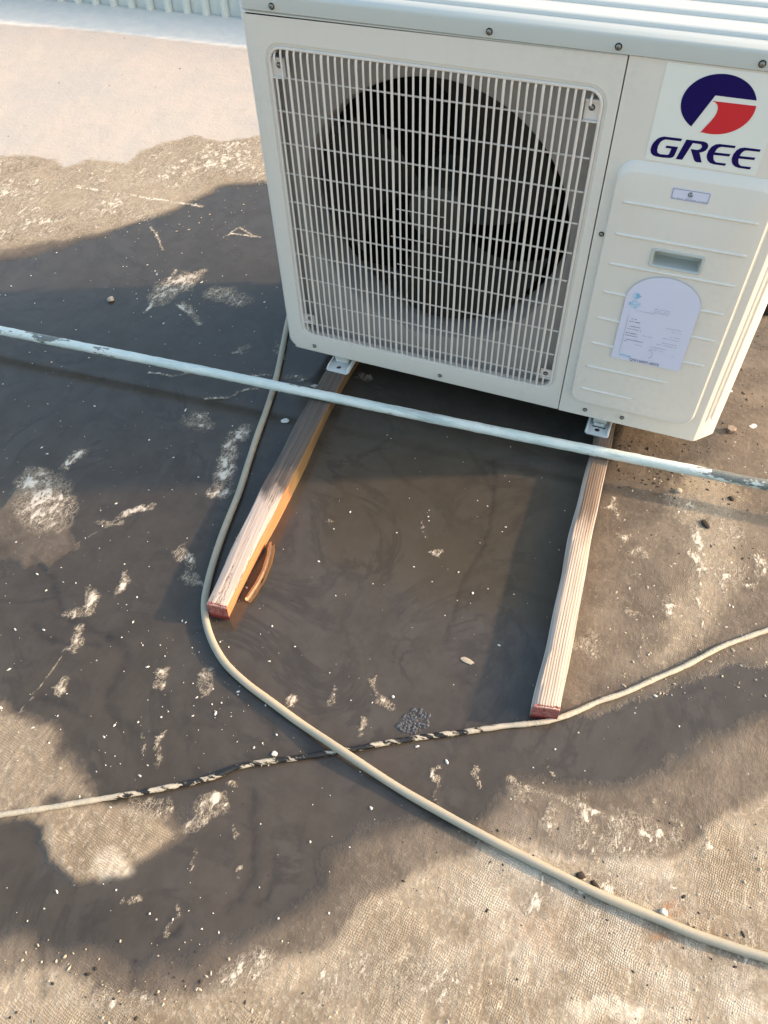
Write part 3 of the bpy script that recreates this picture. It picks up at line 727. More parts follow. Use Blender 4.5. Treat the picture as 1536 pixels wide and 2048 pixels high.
# recessed handle
bm = bmesh.new()
o_ = rrect(.6688, .7485, .4128, .4450, .004, 4); i_ = rrect(.6738, .7438, .4172, .4408, .002, 4)
a = ring(bm, o_, YF - .0001); b = ring(bm, rrect(.6696, .7477, .4136, .4442, .0035, 4), YF - .0022); c_ = ring(bm, rrect(.6728, .7448, .4162, .4418, .003, 4), YF - .0022); d_ = ring(bm, i_, YF - .0008); e_ = ring(bm, rrect(.6760, .7416, .4185, .4380, .002, 4), .018)
for p, q_ in ((a, b), (b, c_), (c_, d_), (d_, e_)): bridge(bm, p, q_)
bm.faces.new(e_)
link('recessed_handle', bm_mesh(bm, 'recessed_handle'), M_sky_tint, sp_, autos=.5)

# shell: sides, back, partition, base
box('left_side_panel', (.0012, .0115, .096), (.0030, D, .7035), M_paint, ac, 0)
box('fan_partition', (.5650, .020, ZB + .01), (.5680, D - .01, .700), M_gap, ac, 0)
box('condenser_coil', (.004, D - .045, ZB + .012), (.560, D - .012, .700), M_coil, ac, 0)
box('rear_panel', (.568, D - .004, ZB), (.861, D - .001, .7035), M_paint, ac, 0)
box('base_pan', (.012, .0035, ZB - .0015), (.826, D - .004, ZB + .012), M_orifice, ac, .002)

# top cover
def top_cover():
    bm = bmesh.new()
    ch = [(-.0022, .012), (.010, -.0030), (.8290, -.0030), (.8640, .0330), (.8640, D + .004), (-.0022, D + .004)]
    cx, cy = .43, .19
    def loop(inset, z):
        out = []
        for x, y in ch:
            out.append(bm.verts.new((x + (inset if x < cx else -inset), y + (inset if y < cy else -inset), z)))
        return out
    seq = [(0.0, .7050), (0.0, .7232), (.0008, .7262), (.0028, .7290), (.0070, .7318), (.0120, .7335), (.0165, .7340)]
    rs = [loop(i, z) for i, z in seq]
    inner = loop(.0016, .7050)
    bridge(bm, inner, rs[0])
    for a, b in zip(rs, rs[1:]): bridge(bm, a, b)
    bm.faces.new(rs[-1])
    return link('top_cover', bm_mesh(bm, 'top_cover'), M_sky_tint, ac, autos=.6)
tc_ = top_cover()
for i in range(6):
    y = .020 + i * .0545
    bm = bmesh.new(); prof = [(-.0060, .0), (-.0035, .0040), (.0170, .0040), (.0200, 0)]
    A_ = [bm.verts.new((.018, y + p, .7341 + q_)) for p, q_ in prof]; B_ = [bm.verts.new((.845, y + p, .7341 + q_)) for p, q_ in prof]
    for j in range(3): bm.faces.new((A_[j], A_[j + 1], B_[j + 1], B_[j]))
    bm.faces.new(A_); bm.faces.new(B_[::-1])
    link('pressed_ridge', bm_mesh(bm, 'pressed_ridge'), M_sky_tint, tc_, autos=1.2)
for x, z in ((.058, .7125), (.387, .713), (.5612, .7133), (.7395, .713)): screw(x, -.0030, z, tc_)
for x, z in ((.0605, .0862), (.3351, .0847)): screw(x, 0, z, fpn, r=.0034)
for x, z in ((.5887, .4469), (.6258, .0841), (.6956, .0856)): screw(x, 0, z, sp_, r=.0034)

# fan orifice
FCX, FCZ, FR = .300, .392, .240
bm = bmesh.new()
o_ = ring(bm, rrect(OX0 - .004, OX1 + .004, OZ0 - .004, OZ1 + .004, .02, 6), .030)
NS = 96
def circ(r, y): return [bm.verts.new((FCX + r * math.cos(2 * PI * i / NS), y, FCZ + r * math.sin(2 * PI * i / NS))) for i in range(NS)]
rs = [circ(FR, .030), circ(FR - .002, .0325), circ(FR - .004, .037), circ(FR - .007, .048), circ(FR - .010, .066), circ(FR - .010, .100), circ(FR - .004, .112)]
fill_loops(bm, [o_, rs[0]])
for a, b in zip(rs, rs[1:]): bridge(bm, a, b)
link('fan_orifice', bm_mesh(bm, 'fan_orifice'), M_orifice, ac, autos=.9)
# casing walls round the orifice plate
plate('orifice_surround', [rrect(OX0 - .003, OX1 + .003, OZ0 - .003, OZ1 + .003, .026, 6), rrect(OX0 + .004, OX1 - .0045, OZ0 + .002, OZ1 - .0045, .0245, 6)], .016, .030, M_orifice, ac)
# fan
fan = bpy.data.objects.new('fan', None); COL.objects.link(fan); fan.parent = ac; fan.location = Vector((FCX, .085, FCZ)) - ac.location
def blade(a0):
    bm = bmesh.new(); NR, NA = 12, 12; g = []
    for i in range(NR + 1):
        r = .050 + (.222 - .050) * i / NR; row = []
        for j in range(NA + 1):
            s = j / NA
            wid = math.radians(60 + 24 * (i / NR)); sw = math.radians(30) * (i / NR) ** 1.3
            th = a0 + sw + wid * (s - .5)
            rr = r * (1 - .05 * (1 - math.sin(PI * s)) * (i / NR))
            y = .085 + (s - .5) * .060 * (1 - .25 * i / NR) - .010 * math.sin(PI * s)
            row.append(bm.verts.new((FCX + rr * math.cos(th), y, FCZ + rr * math.sin(th))))
        g.append(row)
    for a, b in zip(g, g[1:]):
        for j in range(NA): bm.faces.new((a[j], a[j + 1], b[j + 1], b[j]))
    r_ = bmesh.ops.solidify(bm, geom=list(bm.faces), thickness=.003)
    return link('fan_blade', bm_mesh(bm, 'fan_blade'), M_fan, fan, autos=.7)
for a0 in (math.radians(28), math.radians(148), math.radians(268)): blade(a0)
bm = bmesh.new(); rs = []
for r, y in ((.056, .115), (.056, .070), (.052, .060), (.040, .054), (.016, .052), (.010, .052), (.010, .046), (.004, .045)):
    rs.append([bm.verts.new((FCX + r * math.cos(2 * PI * i / 40), y, FCZ + r * math.sin(2 * PI * i / 40))) for i in range(40)])
for a, b in zip(rs, rs[1:]): bridge(bm, a, b)
bm.faces.new(rs[-1])
link('fan_hub', bm_mesh(bm, 'fan_hub'), M_fan, fan, autos=.7)
bm = bmesh.new(); bmesh.ops.create_cone(bm, segments=30, cap_ends=True, radius1=.062, radius2=.062, depth=.09, matrix=Matrix.Translation((FCX, .20, FCZ)) @ Matrix.Rotation(PI / 2, 4, 'X'))
bm_box(bm, (FCX - .020, .235, ZB + .02), (FCX + .020, .245, .700))
link('fan_motor', bm_mesh(bm, 'fan_motor'), M_fan, ac, autos=.6)

# grille: every bar an object
gr = bpy.data.objects.new('fan_grille', None); COL.objects.link(gr); gr.parent = ac; gr.location = Vector((.297, .005, .386)) - ac.location
def world_of(o):
    w = o.location.copy(); q_ = o.parent
    while q_ is not None: w += q_.location; q_ = q_.parent
    return w
bm = bmesh.new()
A_ = [(OX0 + .0045, OX1 - .0105, OZ0 + .0022, OZ1 - .0060)]
def rr_(i, y): return ring(bm, rrect(OX0 + .0046 + i, OX1 - .0052 - i, OZ0 + .0026 + i * .6, OZ1 - .0052 - i, max(.004, .0235 - i), 8), y)
rs = [rr_(0, .012), rr_(0, .0012), rr_(.0012, -.0006), rr_(.0032, -.0006), rr_(.0046, .0012), rr_(.0050, .012)]
for a, b in zip(rs, rs[1:]): bridge(bm, a, b)
bridge(bm, rs[-1], rs[0])
link('grille_frame', bm_mesh(bm, 'grille_frame'), M_wire, gr, autos=.6)
NB = 45; PIT = (.5490 - .0385) / NB
def bar_path(x, r):
    e = 0.0
    # near the rounded corners of the frame the bars end a little earlier
    dl = min(x - .038, .5545 - x)
    if dl < .022: e = .022 - math.sqrt(max(0, .022 ** 2 - (.022 - dl) ** 2))
    zt = .6560 - e; zb_ = .1135 + e * .8
    return [(x, .010, zt), (x, .0060, zt - .0006), (x, .0022, zt - .0030), (x, .0000, zt - .0075), (x, -.0004, zt - .016), (x, -.0004, .40), (x, -.0004, zb_ + .014), (x, .0006, zb_ + .006), (x, .0040, zb_ + .001), (x, .0090, zb_ - .001)]
shared = {}
for i in range(1, NB):
    x = .0385 + i * PIT; thick = (i % 5 == 3); r = .0023 if thick else .00180
    if i in (1, NB - 1):                        # bars stopping at the corner brackets
        for seg_ in ([(x, .010, .6475), (x, .004, .6468), (x, .0002, .6430), (x, .0002, .6345)], [(x, .0002, .6110), (x, .0002, .1560)], [(x, .0002, .1400), (x, .0010, .1210), (x, .006, .1175)]):
            tube('short_bar', seg_, .0018, M_wire, gr, 8, up=(1, 0, 0))
        continue
    pth = bar_path(x, r); key = (round(pth[0][2], 4), thick)
    if key in shared:
        me_, x_ = shared[key]
        o = bpy.data.objects.new('grille_bar', me_); COL.objects.link(o); o.parent = gr; o.location = (x - x_, 0, 0)
    else:
        o = tube('grille_bar', pth, r, M_wire, gr, 8, up=(1, 0, 0)); shared[key] = (o.data, x)
crossme = None
for kx in range(10):
    z = .611 - .0523 * kx
    if crossme is None:
        o = tube('cross_bar', [(.0435, .0044, z), (.30, .0044, z), (.5490, .0044, z)], .0015, M_wire, gr, 8); crossme = o.data
    else:
        o = bpy.data.objects.new('cross_bar', crossme); COL.objects.link(o); o.parent = gr; o.location = (0, 0, -.0523 * kx)
for z, xa, xb in ((.424, .246, .3305), (.371, .2345, .3415), (.3178, .2455, .3305)):
    tube('short_cross_bar', [(xa, .0044, z), (xb, .0044, z)], .0011, M_wire, gr, 8)
for x, z, sx_, sz_ in ((.0542, .6307, -1, 1), (.5398, .6321, 1, 1), (.0549, .1502, -1, -1), (.5400, .1453, 1, -1)):
    xa = x - .0125 if sx_ < 0 else x - .010; xb = x + .010 if sx_ < 0 else x + .0125
    za, zb2 = (z - .019, z + .0075) if sz_ > 0 else (z - .009, z + .009)
    o = box('corner_bracket', (xa, .0052, za), (xb, .0075, zb2), M_wire, gr, .0006)
    screw(x, .0052, z - (.002 if sz_ > 0 else 0), gr, r=.0036)
    box('bracket_lip', (xa, .0018, zb2 if sz_ > 0 else za - .0016), (xb, .0075, (zb2 + .0016) if sz_ > 0 else za), M_wire, gr, .0003)
    if sz_ > 0: box('bracket_lip', (xa, .0008, za - .0018), (xb, .0075, za), M_wire, gr, .0003)

# feet
def foot(xl, xr, yf, tab):
    root = bpy.data.objects.new('mounting_foot', None); COL.objects.link(root); root.parent = ac
    root.location = Vector(((xl + xr) / 2, yf, HB)) - ac.location
    zt = HB + .0032
    bm = bmesh.new()
    out = rrect(xl, xr, yf, .36, (.007, .007, .001, .001), 5)
    hx, hy = (xl + xr) / 2 - .001, yf + .0155
    hole = [(hx + .0054 * math.cos(2 * PI * i / 20), hy + .0054 * math.sin(2 * PI * i / 20)) for i in range(20)]
    tp, bt = [], []
    for lp in (out, hole):
        a = [bm.verts.new((p[0], p[1], zt)) for p in lp]; b = [bm.verts.new((p[0], p[1], HB + .0006)) for p in lp]
        bridge(bm, a, b); tp.append(a); bt.append(b)
    fill_loops(bm, tp); fill_loops(bm, bt)
    link('foot_plate', bm_mesh(bm, 'foot_plate'), M_foot, root, autos=.5)
    for x, s in ((xl, 1), (xr, -1)):
        bm = bmesh.new()
        prof = [(0, 0), (.0002 * s, .0012), (.0016 * s, .0062), (.0040 * s, .0062), (.0034 * s, .0010)]
        rows = []
        for y, w in ((yf + .004, .25), (yf + .009, 1), (.36, 1)):
            rows.append([bm.verts.new((x + p * 1.0 + (.0006 * s), y, zt - .0002 + q_ * w)) for p, q_ in prof])
        for a, b in zip(rows, rows[1:]):
            for j in range(len(prof) - 1): bm.faces.new((a[j], a[j + 1], b[j + 1], b[j]))
        bm.faces.new(rows[0]); bm.faces.new(rows[-1][::-1])
        link('foot_flange', bm_mesh(bm, 'foot_flange'), M_foot, root, autos=.8)
    # riser up to the base pan
    box('foot_riser', (xl + .010, yf + .030, zt), (xr - .010, .34, ZB - .001), M_foot, root, .0015)
    if tab:
        box('foot_tab', (xl + .013, yf + .0245, zt), (xr - .013, yf + .0262, zt + .008), M_foot, root, .0006)
        box('foot_slot', (xl + .0105, yf + .0215, zt - .0002), (xr - .0095, yf + .0242, zt + .0004), M_gap, root, .0004)
foot(.0868, .1372, -.0130, False)
foot(.6350, .6815, -.0160, True)

# logo label
logo = flat_shape('logo_label', rrect(.6262, .7768, .5728, .7012, .003, 4), -.0006, M_label, ac, .0005)
logo.data.update()
ecx, ecz, ea, eb = .7022, .6576, .0468, .0380
def ell(a0, a1, n=40, k_=1.0): return [(ecx + ea * k_ * math.cos(a0 + (a1 - a0) * i / n), ecz + eb * k_ * math.sin(a0 + (a1 - a0) * i / n)) for i in range(n + 1)]
M_white = NT('white_outline').out((.80, .80, .80), .35)
a_r = math.asin((.6690 - ecz) / eb); a_b = PI + math.atan2((ecz - .6240) / eb, (ecx - .6750) / ea)
flat_shape('emblem_arc', ell(a_r, a_b) + [(.6957, .6687)], -.0012, M_blue, logo)
a_r2 = math.asin((.6622 - ecz) / eb); a_b2 = -PI + math.atan2((ecz - .6193) / eb, (ecx - .6901) / ea)
inner = [(.6901, .6193), (.6940, .6270), (.6985, .6345), (.7020, .6420), (.7035, .6475), (.7034, .6530), (.7015, .6575), (.6985, .6600), (.6945, .6614)]
flat_shape('emblem_quarter', ell(a_r2, a_b2)[:-1] + inner, -.0012, M_red, logo)
def tr(pts, dx=0, dy=0): return [fp(1290 + (a + dx) / 6.244, 120 + (b + dy) / 6.244) for a, b in pts]
Gp = [(465, 980), (240, 952), (190, 962), (150, 985), (105, 1030), (80, 1075), (70, 1115), (75, 1155), (100, 1185), (140, 1200), (220, 1213), (310, 1220), (345, 1212), (368, 1190), (415, 1083), (270, 1065), (255, 1092), (330, 1102), (303, 1168), (285, 1182), (190, 1172), (160, 1155), (152, 1125), (165, 1070), (195, 1020), (230, 995), (260, 988), (450, 1010)]
Rp = [(520, 990), (735, 1015), (775, 1032), (793, 1062), (785, 1095), (760, 1125), (725, 1143), (682, 1152), (708, 1275), (650, 1272), (622, 1258), (610, 1235), (572, 1108), (655, 1120), (695, 1108), (715, 1075), (700, 1048), (600, 1032), (465, 1241), (385, 1232)]
Ep = [(1135, 1070), (930, 1045), (880, 1052), (835, 1078), (795, 1125), (773, 1180), (772, 1220), (785, 1255), (815, 1282), (860, 1298), (1000, 1317), (1015, 1290), (890, 1275), (862, 1252), (855, 1225), (858, 1180), (1052, 1200), (1068, 1172), (872, 1150), (895, 1112), (925, 1088), (960, 1080), (1120, 1097)]
for nm, P_ in (('letter', tr(Gp)), ('letter', tr(Rp)), ('letter', tr(Ep)), ('letter', tr(Ep, 311, 45))):
    flat_shape(nm, P_[::-1], -.0012, M_blue, logo)

def text_mesh(name, s, size, x, z, y, mat, parent, shear=0, spacing=1.0):
    cu = bpy.data.curves.new('txt', 'FONT'); cu.body = s; cu.size = size; cu.extrude = .0001; cu.shear = shear; cu.space_character = spacing
    to = bpy.data.objects.new('txt', cu); COL.objects.link(to)
    dg = bpy.context.evaluated_depsgraph_get(); m_ = bpy.data.meshes.new_from_object(to.evaluated_get(dg))
    bpy.data.objects.remove(to); bpy.data.curves.remove(cu)
    m_.name = name
    m_.transform(Matrix.Translation((x, y, z)) @ Matrix.Rotation(PI / 2, 4, 'X'))
    m_.materials.clear()
    return link(name, m_, mat, parent)
# small maker's sticker
ss = flat_shape('small_sticker', rrect(.6746, .7282, .5256, .5434, .0022, 4), YF - .0006, M_stick, sp_)
fr_ = plate('sticker_border', [rrect(.6758, .7270, .5268, .5422, .0016, 4), rrect(.6763, .7265, .5273, .5417, .0014, 4)], YF - .0011, YF - .0008, M_ink, ss, None)
def arc_band(cx, cz, r0, r1, a0, a1, n=20):
    return [(cx + r1 * math.cos(a0 + (a1 - a0) * i / n), cz + r1 * math.sin(a0 + (a1 - a0) * i / n)) for i in range(n + 1)] + [(cx + r0 * math.cos(a1 + (a0 - a1) * i / n), cz + r0 * math.sin(a1 + (a0 - a1) * i / n)) for i in range(n + 1)]
flat_shape('sticker_mark', arc_band(.7010, .5362, .0026, .0036, .3 * PI, 2.0 * PI), YF - .0012, M_inkg, ss)
flat_shape('sticker_mark', arc_band(.7014, .5362, .0008, .0016, .3 * PI, 1.9 * PI), YF - .0012, M_inkg, ss)
bm = bmesh.new()
rd = random.Random(5)
def dashes(bm, x0, x1, z, h, y, dens=.8):
    x = x0
    while x < x1:
        w = rd.uniform(.0005, .0022)
        if rd.random() < dens:
            hh = h * rd.uniform(.6, 1.0); vs = [bm.verts.new(p) for p in ((x, y, z - hh / 2), (min(x + w, x1), y, z - hh / 2), (min(x + w, x1), y, z + hh / 2), (x, y, z + hh / 2))]; bm.faces.new(vs)
        x += w + rd.uniform(.0003, .0008)
dashes(bm, .6775, .7255, .5288, .0009, YF - .0012, .9); dashes(bm, .6960, .7060, .5312, .0005, YF - .0012)
prop(link('fine_print', bm_mesh(bm, 'fine_print'), M_ink, ss), kind='stuff')
# arched white sticker
SX0, SX1, SZ0 = .6487, .7652, .2270
arch = [(SX0, SZ0), (SX1, SZ0), (SX1 - .0005, .3520)] + [((SX0 + SX1) / 2 + (SX1 - SX0) / 2 * math.cos(a_), .350 + .0496 * math.sin(a_)) for a_ in np.linspace(.03, PI - .03, 30)] + [(SX0, .350)]
st = flat_shape('arched_sticker', arch, YF - .0028, M_stick, sp_, .0004)
YS = YF - .0034
bm = bmesh.new()
for (x0, x1, z) in ((.666, .675, .3140), (.664, .682, .3085), (.664, .684, .2990), (.664, .686, .2935), (.663, .681, .2850), (.663, .683, .2800), (.6625, .694, .2715), (.663, .668, .2675)):
    dashes(bm, x0, x1, z, .0015, YS, .93)
prop(link('fine_print', bm_mesh(bm, 'fine_print'), M_ink, st), kind='stuff')
bm = bmesh.new()
for (x0, x1, z) in ((.723, .748, .3085), (.733, .750, .3030), (.733, .750, .2935), (.722, .750, .2880), (.722, .748, .2790), (.716, .749, .2740), (.706, .736, .2660), (.708, .730, .2610), (.744, .750, .2560), (.696, .722, .3410), (.697, .722, .3375), (.697, .722, .3340), (.670, .700, .3310), (.682, .694, .2640), (.690, .706, .2850)):
    dashes(bm, x0, x1, z, .0011, YS, .85)
prop(link('faint_print', bm_mesh(bm, 'faint_print'), M_inkf, st), kind='stuff')
def blobshape(name, cx, cz, rx, rz, seed, mat):
    r_ = random.Random(seed); pts = []
    for i in range(22):
        a_ = 2 * PI * i / 22; w = 1 + .35 * (r_.random() - .5); pts.append((cx + rx * w * math.cos(a_), cz + rz * w * math.sin(a_)))
    return flat_shape(name, pts, YS, mat, st, .0003)
blobshape('blue_smudge', .6650, .3420, .0085, .0075, 1, M_smudge); blobshape('grey_smudge', .6650, .3575, .0065, .0055, 2, M_smudge)
blobshape('blue_smudge', .6690, .2375, .0070, .0022, 3, M_smudge); blobshape('blue_smudge', .6790, .2370, .0028, .0022, 4, M_smudge)
flat_shape('curved_line', arc_band(.7060, .2500, .0085, .0090, -.35 * PI, .5 * PI), YS, M_inkf, st, .0003)
flat_shape('curved_line', [(.6600, .2400), (.6604, .2400), (.6604, .3200), (.6600, .3200)], YS, M_inkf, st, .0003)
text_mesh('serial_text', 'QSI16007-007S', .0078, .6800, .2292, YS, M_ink, st, 0, 1.02)

# ================================================================== PIPE
k = NT('flaking_white_paint'); co = k.coord(); n1 = k.noise(k.coord((.35, 1, 1)), 34, 6, .68); n2 = k.noise(co, 160, 4, .6)
sx = k.n('ShaderNodeSeparateXYZ'); tc = k.n('ShaderNodeTexCoord'); k.L(tc.outputs['Object'], sx.inputs[0])
edge = k.math('ADD', k.ramp(sx.outputs['X'], 1.44, 1.66, 0, .22), k.math('MULTIPLY', k.ramp(sx.outputs['X'], .0, .65, 1, 0), k.ramp(sx.outputs['Z'], .0045, .0105, 0, .10)))
bare = k.ramp(k.math('ADD', n1, edge), .615, .65)
n3 = k.noise(k.coord((.12, 1, 1), loc=(4, 0, 0)), 60, 6, .7, .3)
pc = k.mix(k.ramp(n1, .3, .7), (.50, .60, .58), (.70, .74, .70)); pc = k.mix(k.ramp(n3, .50, .66, 0, .65), pc, (.26, .34, .35)); pc = k.mix(k.ramp(n2, .6, .75, 0, .5), pc, (.34, .42, .43))
bc = k.mix(n2, (.075, .085, .080), (.22, .23, .21))
M_pipe = k.out(k.mix(bare, pc, bc), k.ramp(bare, 0, 1, .55, .45, False), k.bump(k.math('SUBTRACT', k.math('ADD', k.math('MULTIPLY', n1, .6), k.math('MULTIPLY', n2, .5)), k.math('MULTIPLY', bare, .5)), .8, .0018))
PR = .0100; pz = HB + PR + .0003
pa, pb = gp(0, 660, pz), gp(1536, 972, pz)
dv = (pb - pa).normalized(); p0 = pa - dv * .9; p1 = pb + dv * .9; Lp = (p1 - p0).length
path = []
for i in range(361):
    t = i / 360; p = p0.lerp(p1, t)
    s_ = (p - pa).length; path.append(p + Vector((0, .0012 * math.sin(t * 19), 0)))
pipe_o = bpy.data.objects.new('painted_pipe', None)
bpy.data.objects.remove(pipe_o)
bm = bmesh.new(); tube_bm(bm, path, PR, 24, .03, True, lambda s: 1 + .035 * math.sin(s * 60) * math.sin(s * 23 + 1) + .02 * math.sin(s * 190))
me_ = bm_mesh(bm, 'painted_pipe'); me_.transform(Matrix.Translation(-pa) if False else Matrix.Identity(4))
rot = math.atan2(dv.y, dv.x)
base = Vector((pa.x, pa.y, pz)); me_.transform(Matrix.Rotation(-rot, 4, 'Z') @ Matrix.Translation(-base))
pipe_o = link('painted_pipe', me_, M_pipe, autos=1.0); pipe_o.location = base; pipe_o.rotation_euler = (0, 0, rot)
prop(pipe_o, 'straight metal pipe with flaking white paint lying across both timbers in front of the unit', 'pipe')

# ================================================================== HOSE AND CABLE
k = NT('beige_hose'); co = k.coord(); n1 = k.noise(co, 9, 4, .6); n2 = k.noise(co, 150, 4, .6)
hc = k.mix(k.ramp(n1, .35, .65), (.32, .30, .24), (.40, .345, .255)); hc = k.mix(k.ramp(n2, .58, .75, 0, .5), hc, (.26, .22, .16))
M_hose = k.out(hc, .55, k.bump(n2, .4, .0006))
HR = .0063
hp = [(600, 420), (592, 520), (584, 600), (572, 660), (562, 712), (548, 772), (533, 820), (515, 870), (497, 925), (478, 985), (458, 1035), (440, 1083), (424, 1133), (413, 1178), (409, 1212), (413, 1248), (427, 1288), (452, 1328), (492, 1366), (540, 1402), (600, 1446), (660, 1486), (720, 1526), (800, 1578), (880, 1624), (960, 1668), (1040, 1710), (1120, 1750), (1200, 1789), (1300, 1831), (1400, 1872), (1536, 1916), (1700, 1960), (1900, 2000)]
P = []
for i, (a_, b_) in enumerate(hp):
    z = HR + .0004
    if (a_, b_) == (720, 1526) or (a_, b_) == (660, 1486): z += .0042
    P.append(gp(a_, b_, z))
d_ = (P[-1] - P[-2]).normalized(); P += [P[-1] + d_ * .6 + Vector((0, -.05, 0)), P[-1] + d_ * 1.4 + Vector((0, -.25, 0)), P[-1] + d_ * 2.4 + Vector((0, -.30, 0))]
hpth = catmull(P, 10)
hose = tube('drain_hose', hpth, HR, M_hose, None, 14, rf=lambda s: 1 + .02 * math.sin(s * 47)); prop(hose, 'thick beige hose curving round the left timber and down to the lower right', 'hose')
k = NT('crusted_black_cable'); co = k.coord(); n1 = k.noise(k.coord((.30, 1, 1), rot=(0, 0, -.45)), 75, 6, .70); n2 = k.noise(co, 300, 3, .6)
sx = k.n('ShaderNodeSeparateXYZ'); tc = k.n('ShaderNodeTexCoord'); k.L(tc.outputs['Object'], sx.inputs[0])
mid = k.math('MULTIPLY', k.ramp(sx.outputs['X'], .13, .22), k.ramp(sx.outputs['X'], .56, .68, 1, 0))
thr = k.math('ADD', n1, k.math('MULTIPLY', mid, .19))
blk = k.ramp(thr, .64, .67)
cc = k.mix(n2, (.33, .30, .24), (.50, .46, .38))
M_cable = k.out(k.mix(blk, cc, (.012, .012, .013)), k.ramp(blk, 0, 1, .75, .35, False), k.bump(k.math('SUBTRACT', n2, blk), .9, .0012))
cp = [(-260, 1668), (-120, 1648), (0, 1630), (60, 1621), (120, 1612), (170, 1603), (250, 1590), (330, 1576), (400, 1561), (440, 1549), (475, 1534), (520, 1525), (600, 1515), (690, 1501), (760, 1488), (840, 1475), (920, 1465), (1000, 1453), (1060, 1447), (1105, 1440), (1150, 1424), (1200, 1402), (1250, 1385), (1310, 1358), (1370, 1332), (1440, 1295), (1490, 1276), (1536, 1260), (1620, 1232), (1800, 1180)]
cq = [gp(a_, b_, .0043) for a_, b_ in cp]; d_ = (cq[-1] - cq[-2]).normalized(); e_ = (cq[0] - cq[1]).normalized()
cq = [cq[0] + e_ * 2.0, cq[0] + e_ * .8] + cq + [cq[-1] + d_ * .5 + Vector((0, .04, 0)), cq[-1] + d_ * 1.3, cq[-1] + d_ * 2.6]
cpth = catmull(cq, 12)
cable = tube('cable', cpth, .0042, M_cable, None, 10, wob=.16, rf=lambda s: 1 + .10 * math.sin(s * 130) * math.sin(s * 37)); prop(cable, 'thin black cable crusted with flaking cream paint, passing under the thick hose', 'cable')

# ================================================================== SMALL LOOSE THINGS
k = NT('curled_bark'); co = k.coord((1, 1, 1)); n1 = k.noise(co, 90, 4, .6)
M_bark = k.out(k.mix(k.ramp(n1, .62, .72), (.60, .43, .26), (.28, .17, .09)), .6, k.bump(n1, .5, .0008))
bp = [gp(544, 1086, .009), gp(541, 1108, .0075), gp(533, 1135, .006), gp(522, 1160, .006), gp(509, 1181, .0065), gp(497, 1199, .007)]
bp = catmull(bp, 6); bm = bmesh.new(); rows = []
for i, p in enumerate(bp):
    t = (bp[min(i + 1, len(bp) - 1)] - bp[max(i - 1, 0)]).normalized(); sd = t.cross(Vector((0, 0, 1))).normalized(); nn = sd.cross(t)
    R_ = .0066 * (1 + .04 * math.sin(i * .8)) * (.8 if i < 3 else 1); row = []
    for j in range(13):
        a_ = 3.55 + (2.15 * PI / 1.55) * j / 12
        row.append(bm.verts.new(p + (sd * math.cos(a_) + nn * math.sin(a_)) * R_ + t * (.002 * random.random() if i in (0, len(bp) - 1) else 0)))
    rows.append(row)
for a, b in zip(rows, rows[1:]):
    for j in range(12): bm.faces.new((a[j], a[j + 1], b[j + 1], b[j]))
bmesh.ops.solidify(bm, geom=list(bm.faces), thickness=.0011)
bark = link('bark_strip', bm_mesh(bm, 'bark_strip'), M_bark, autos=.8); prop(bark, 'curled strip of tan bark lying beside the right side of the left timber', 'bark')

k = NT('rusty_bolt'); co = k.coord(); n1 = k.noise(co, 220, 4, .6); M_bolt = k.out(k.mix(n1, (.17, .125, .095), (.36, .29, .23)), .6, k.bump(n1, .4, .0006), metal=.3)
bc_ = gp(1461, 862, 0)
bm = bmesh.new(); hexr = .0098
def hexring(r, z): return [bm.verts.new((bc_.x + r * math.cos(PI / 3 * i + .35), bc_.y + r * math.sin(PI / 3 * i + .35), z)) for i in range(6)]
rs = [hexring(hexr * .96, .0006), hexring(hexr, .0012), hexring(hexr, .0078), hexring(hexr * .88, .0090)]
bm.faces.new(rs[0][::-1])
for a, b in zip(rs, rs[1:]): bridge(bm, a, b)
bm.faces.new(rs[-1])
bolt = link('hexagonal_bolt', bm_mesh(bm, 'hexagonal_bolt'), M_bolt, autos=.5); prop(bolt, 'rusty hexagonal bolt head lying on the roof right of the unit', 'bolt')

k = NT('tan_stone'); co = k.coord(); M_stone = k.out(k.mix(k.noise(co, 200, 4), (.30, .24, .17), (.50, .43, .34)), .8)
k = NT('white_chip'); co = k.coord(); M_chip = k.out(k.mix(k.noise(co, 300, 3), (.50, .48, .42), (.72, .70, .64)), .6)
k = NT('black_crumb'); M_crumb = k.out((.03, .022, .016), .9)
def rock(name, px, py, r, mat, label, flatness=.6, seed=0, cat='pebble', stretch=1.0, rot=0.0):
    rd = random.Random(seed + 100); c0_ = gp(px, py)
    bm = bmesh.new(); bmesh.ops.create_icosphere(bm, subdivisions=2, radius=r)
    for v in bm.verts:
        v.co *= 1 + .30 * (rd.random() - .5); v.co.z *= flatness; v.co.x *= stretch
    m_ = Matrix.Rotation(rot, 4, 'Z'); bmesh.ops.transform(bm, matrix=m_, verts=bm.verts)
    o = link(name, bm_mesh(bm, name), mat); o.location = (c0_.x, c0_.y, r * flatness * .7)
    return prop(o, label, cat)
rock('pebble', 222, 601, .0085, M_stone, 'round tan pebble on the dark mud above the left part of the pipe', .7, 1)
rock('pebble', 1356, 983, .0055, M_stone, 'pale angular stone just below the pipe, right of the right timber', .8, 2, stretch=1.3)
rock('paint_chip', 570, 842, .0065, M_chip, 'flat white paint chip between the hose and the left timber', .22, 3, 'paint chip', 1.35, .3)
rock('paint_chip', 1506, 853, .0055, M_chip, 'cream oval chip right of the hexagonal bolt', .3, 4, 'paint chip', 1.6, .8)
rock('paint_chip', 1461, 783, .0032, M_chip, 'tiny white chip beside the lower right edge of the unit', .4, 8, 'paint chip', 1.2, .5)
rock('mud_crumb', 1161, 1752, .0050, M_crumb, 'black crumb of mud touching the upper side of the thick hose at the lower right', .6, 6, 'crumb', 1.3, .3)
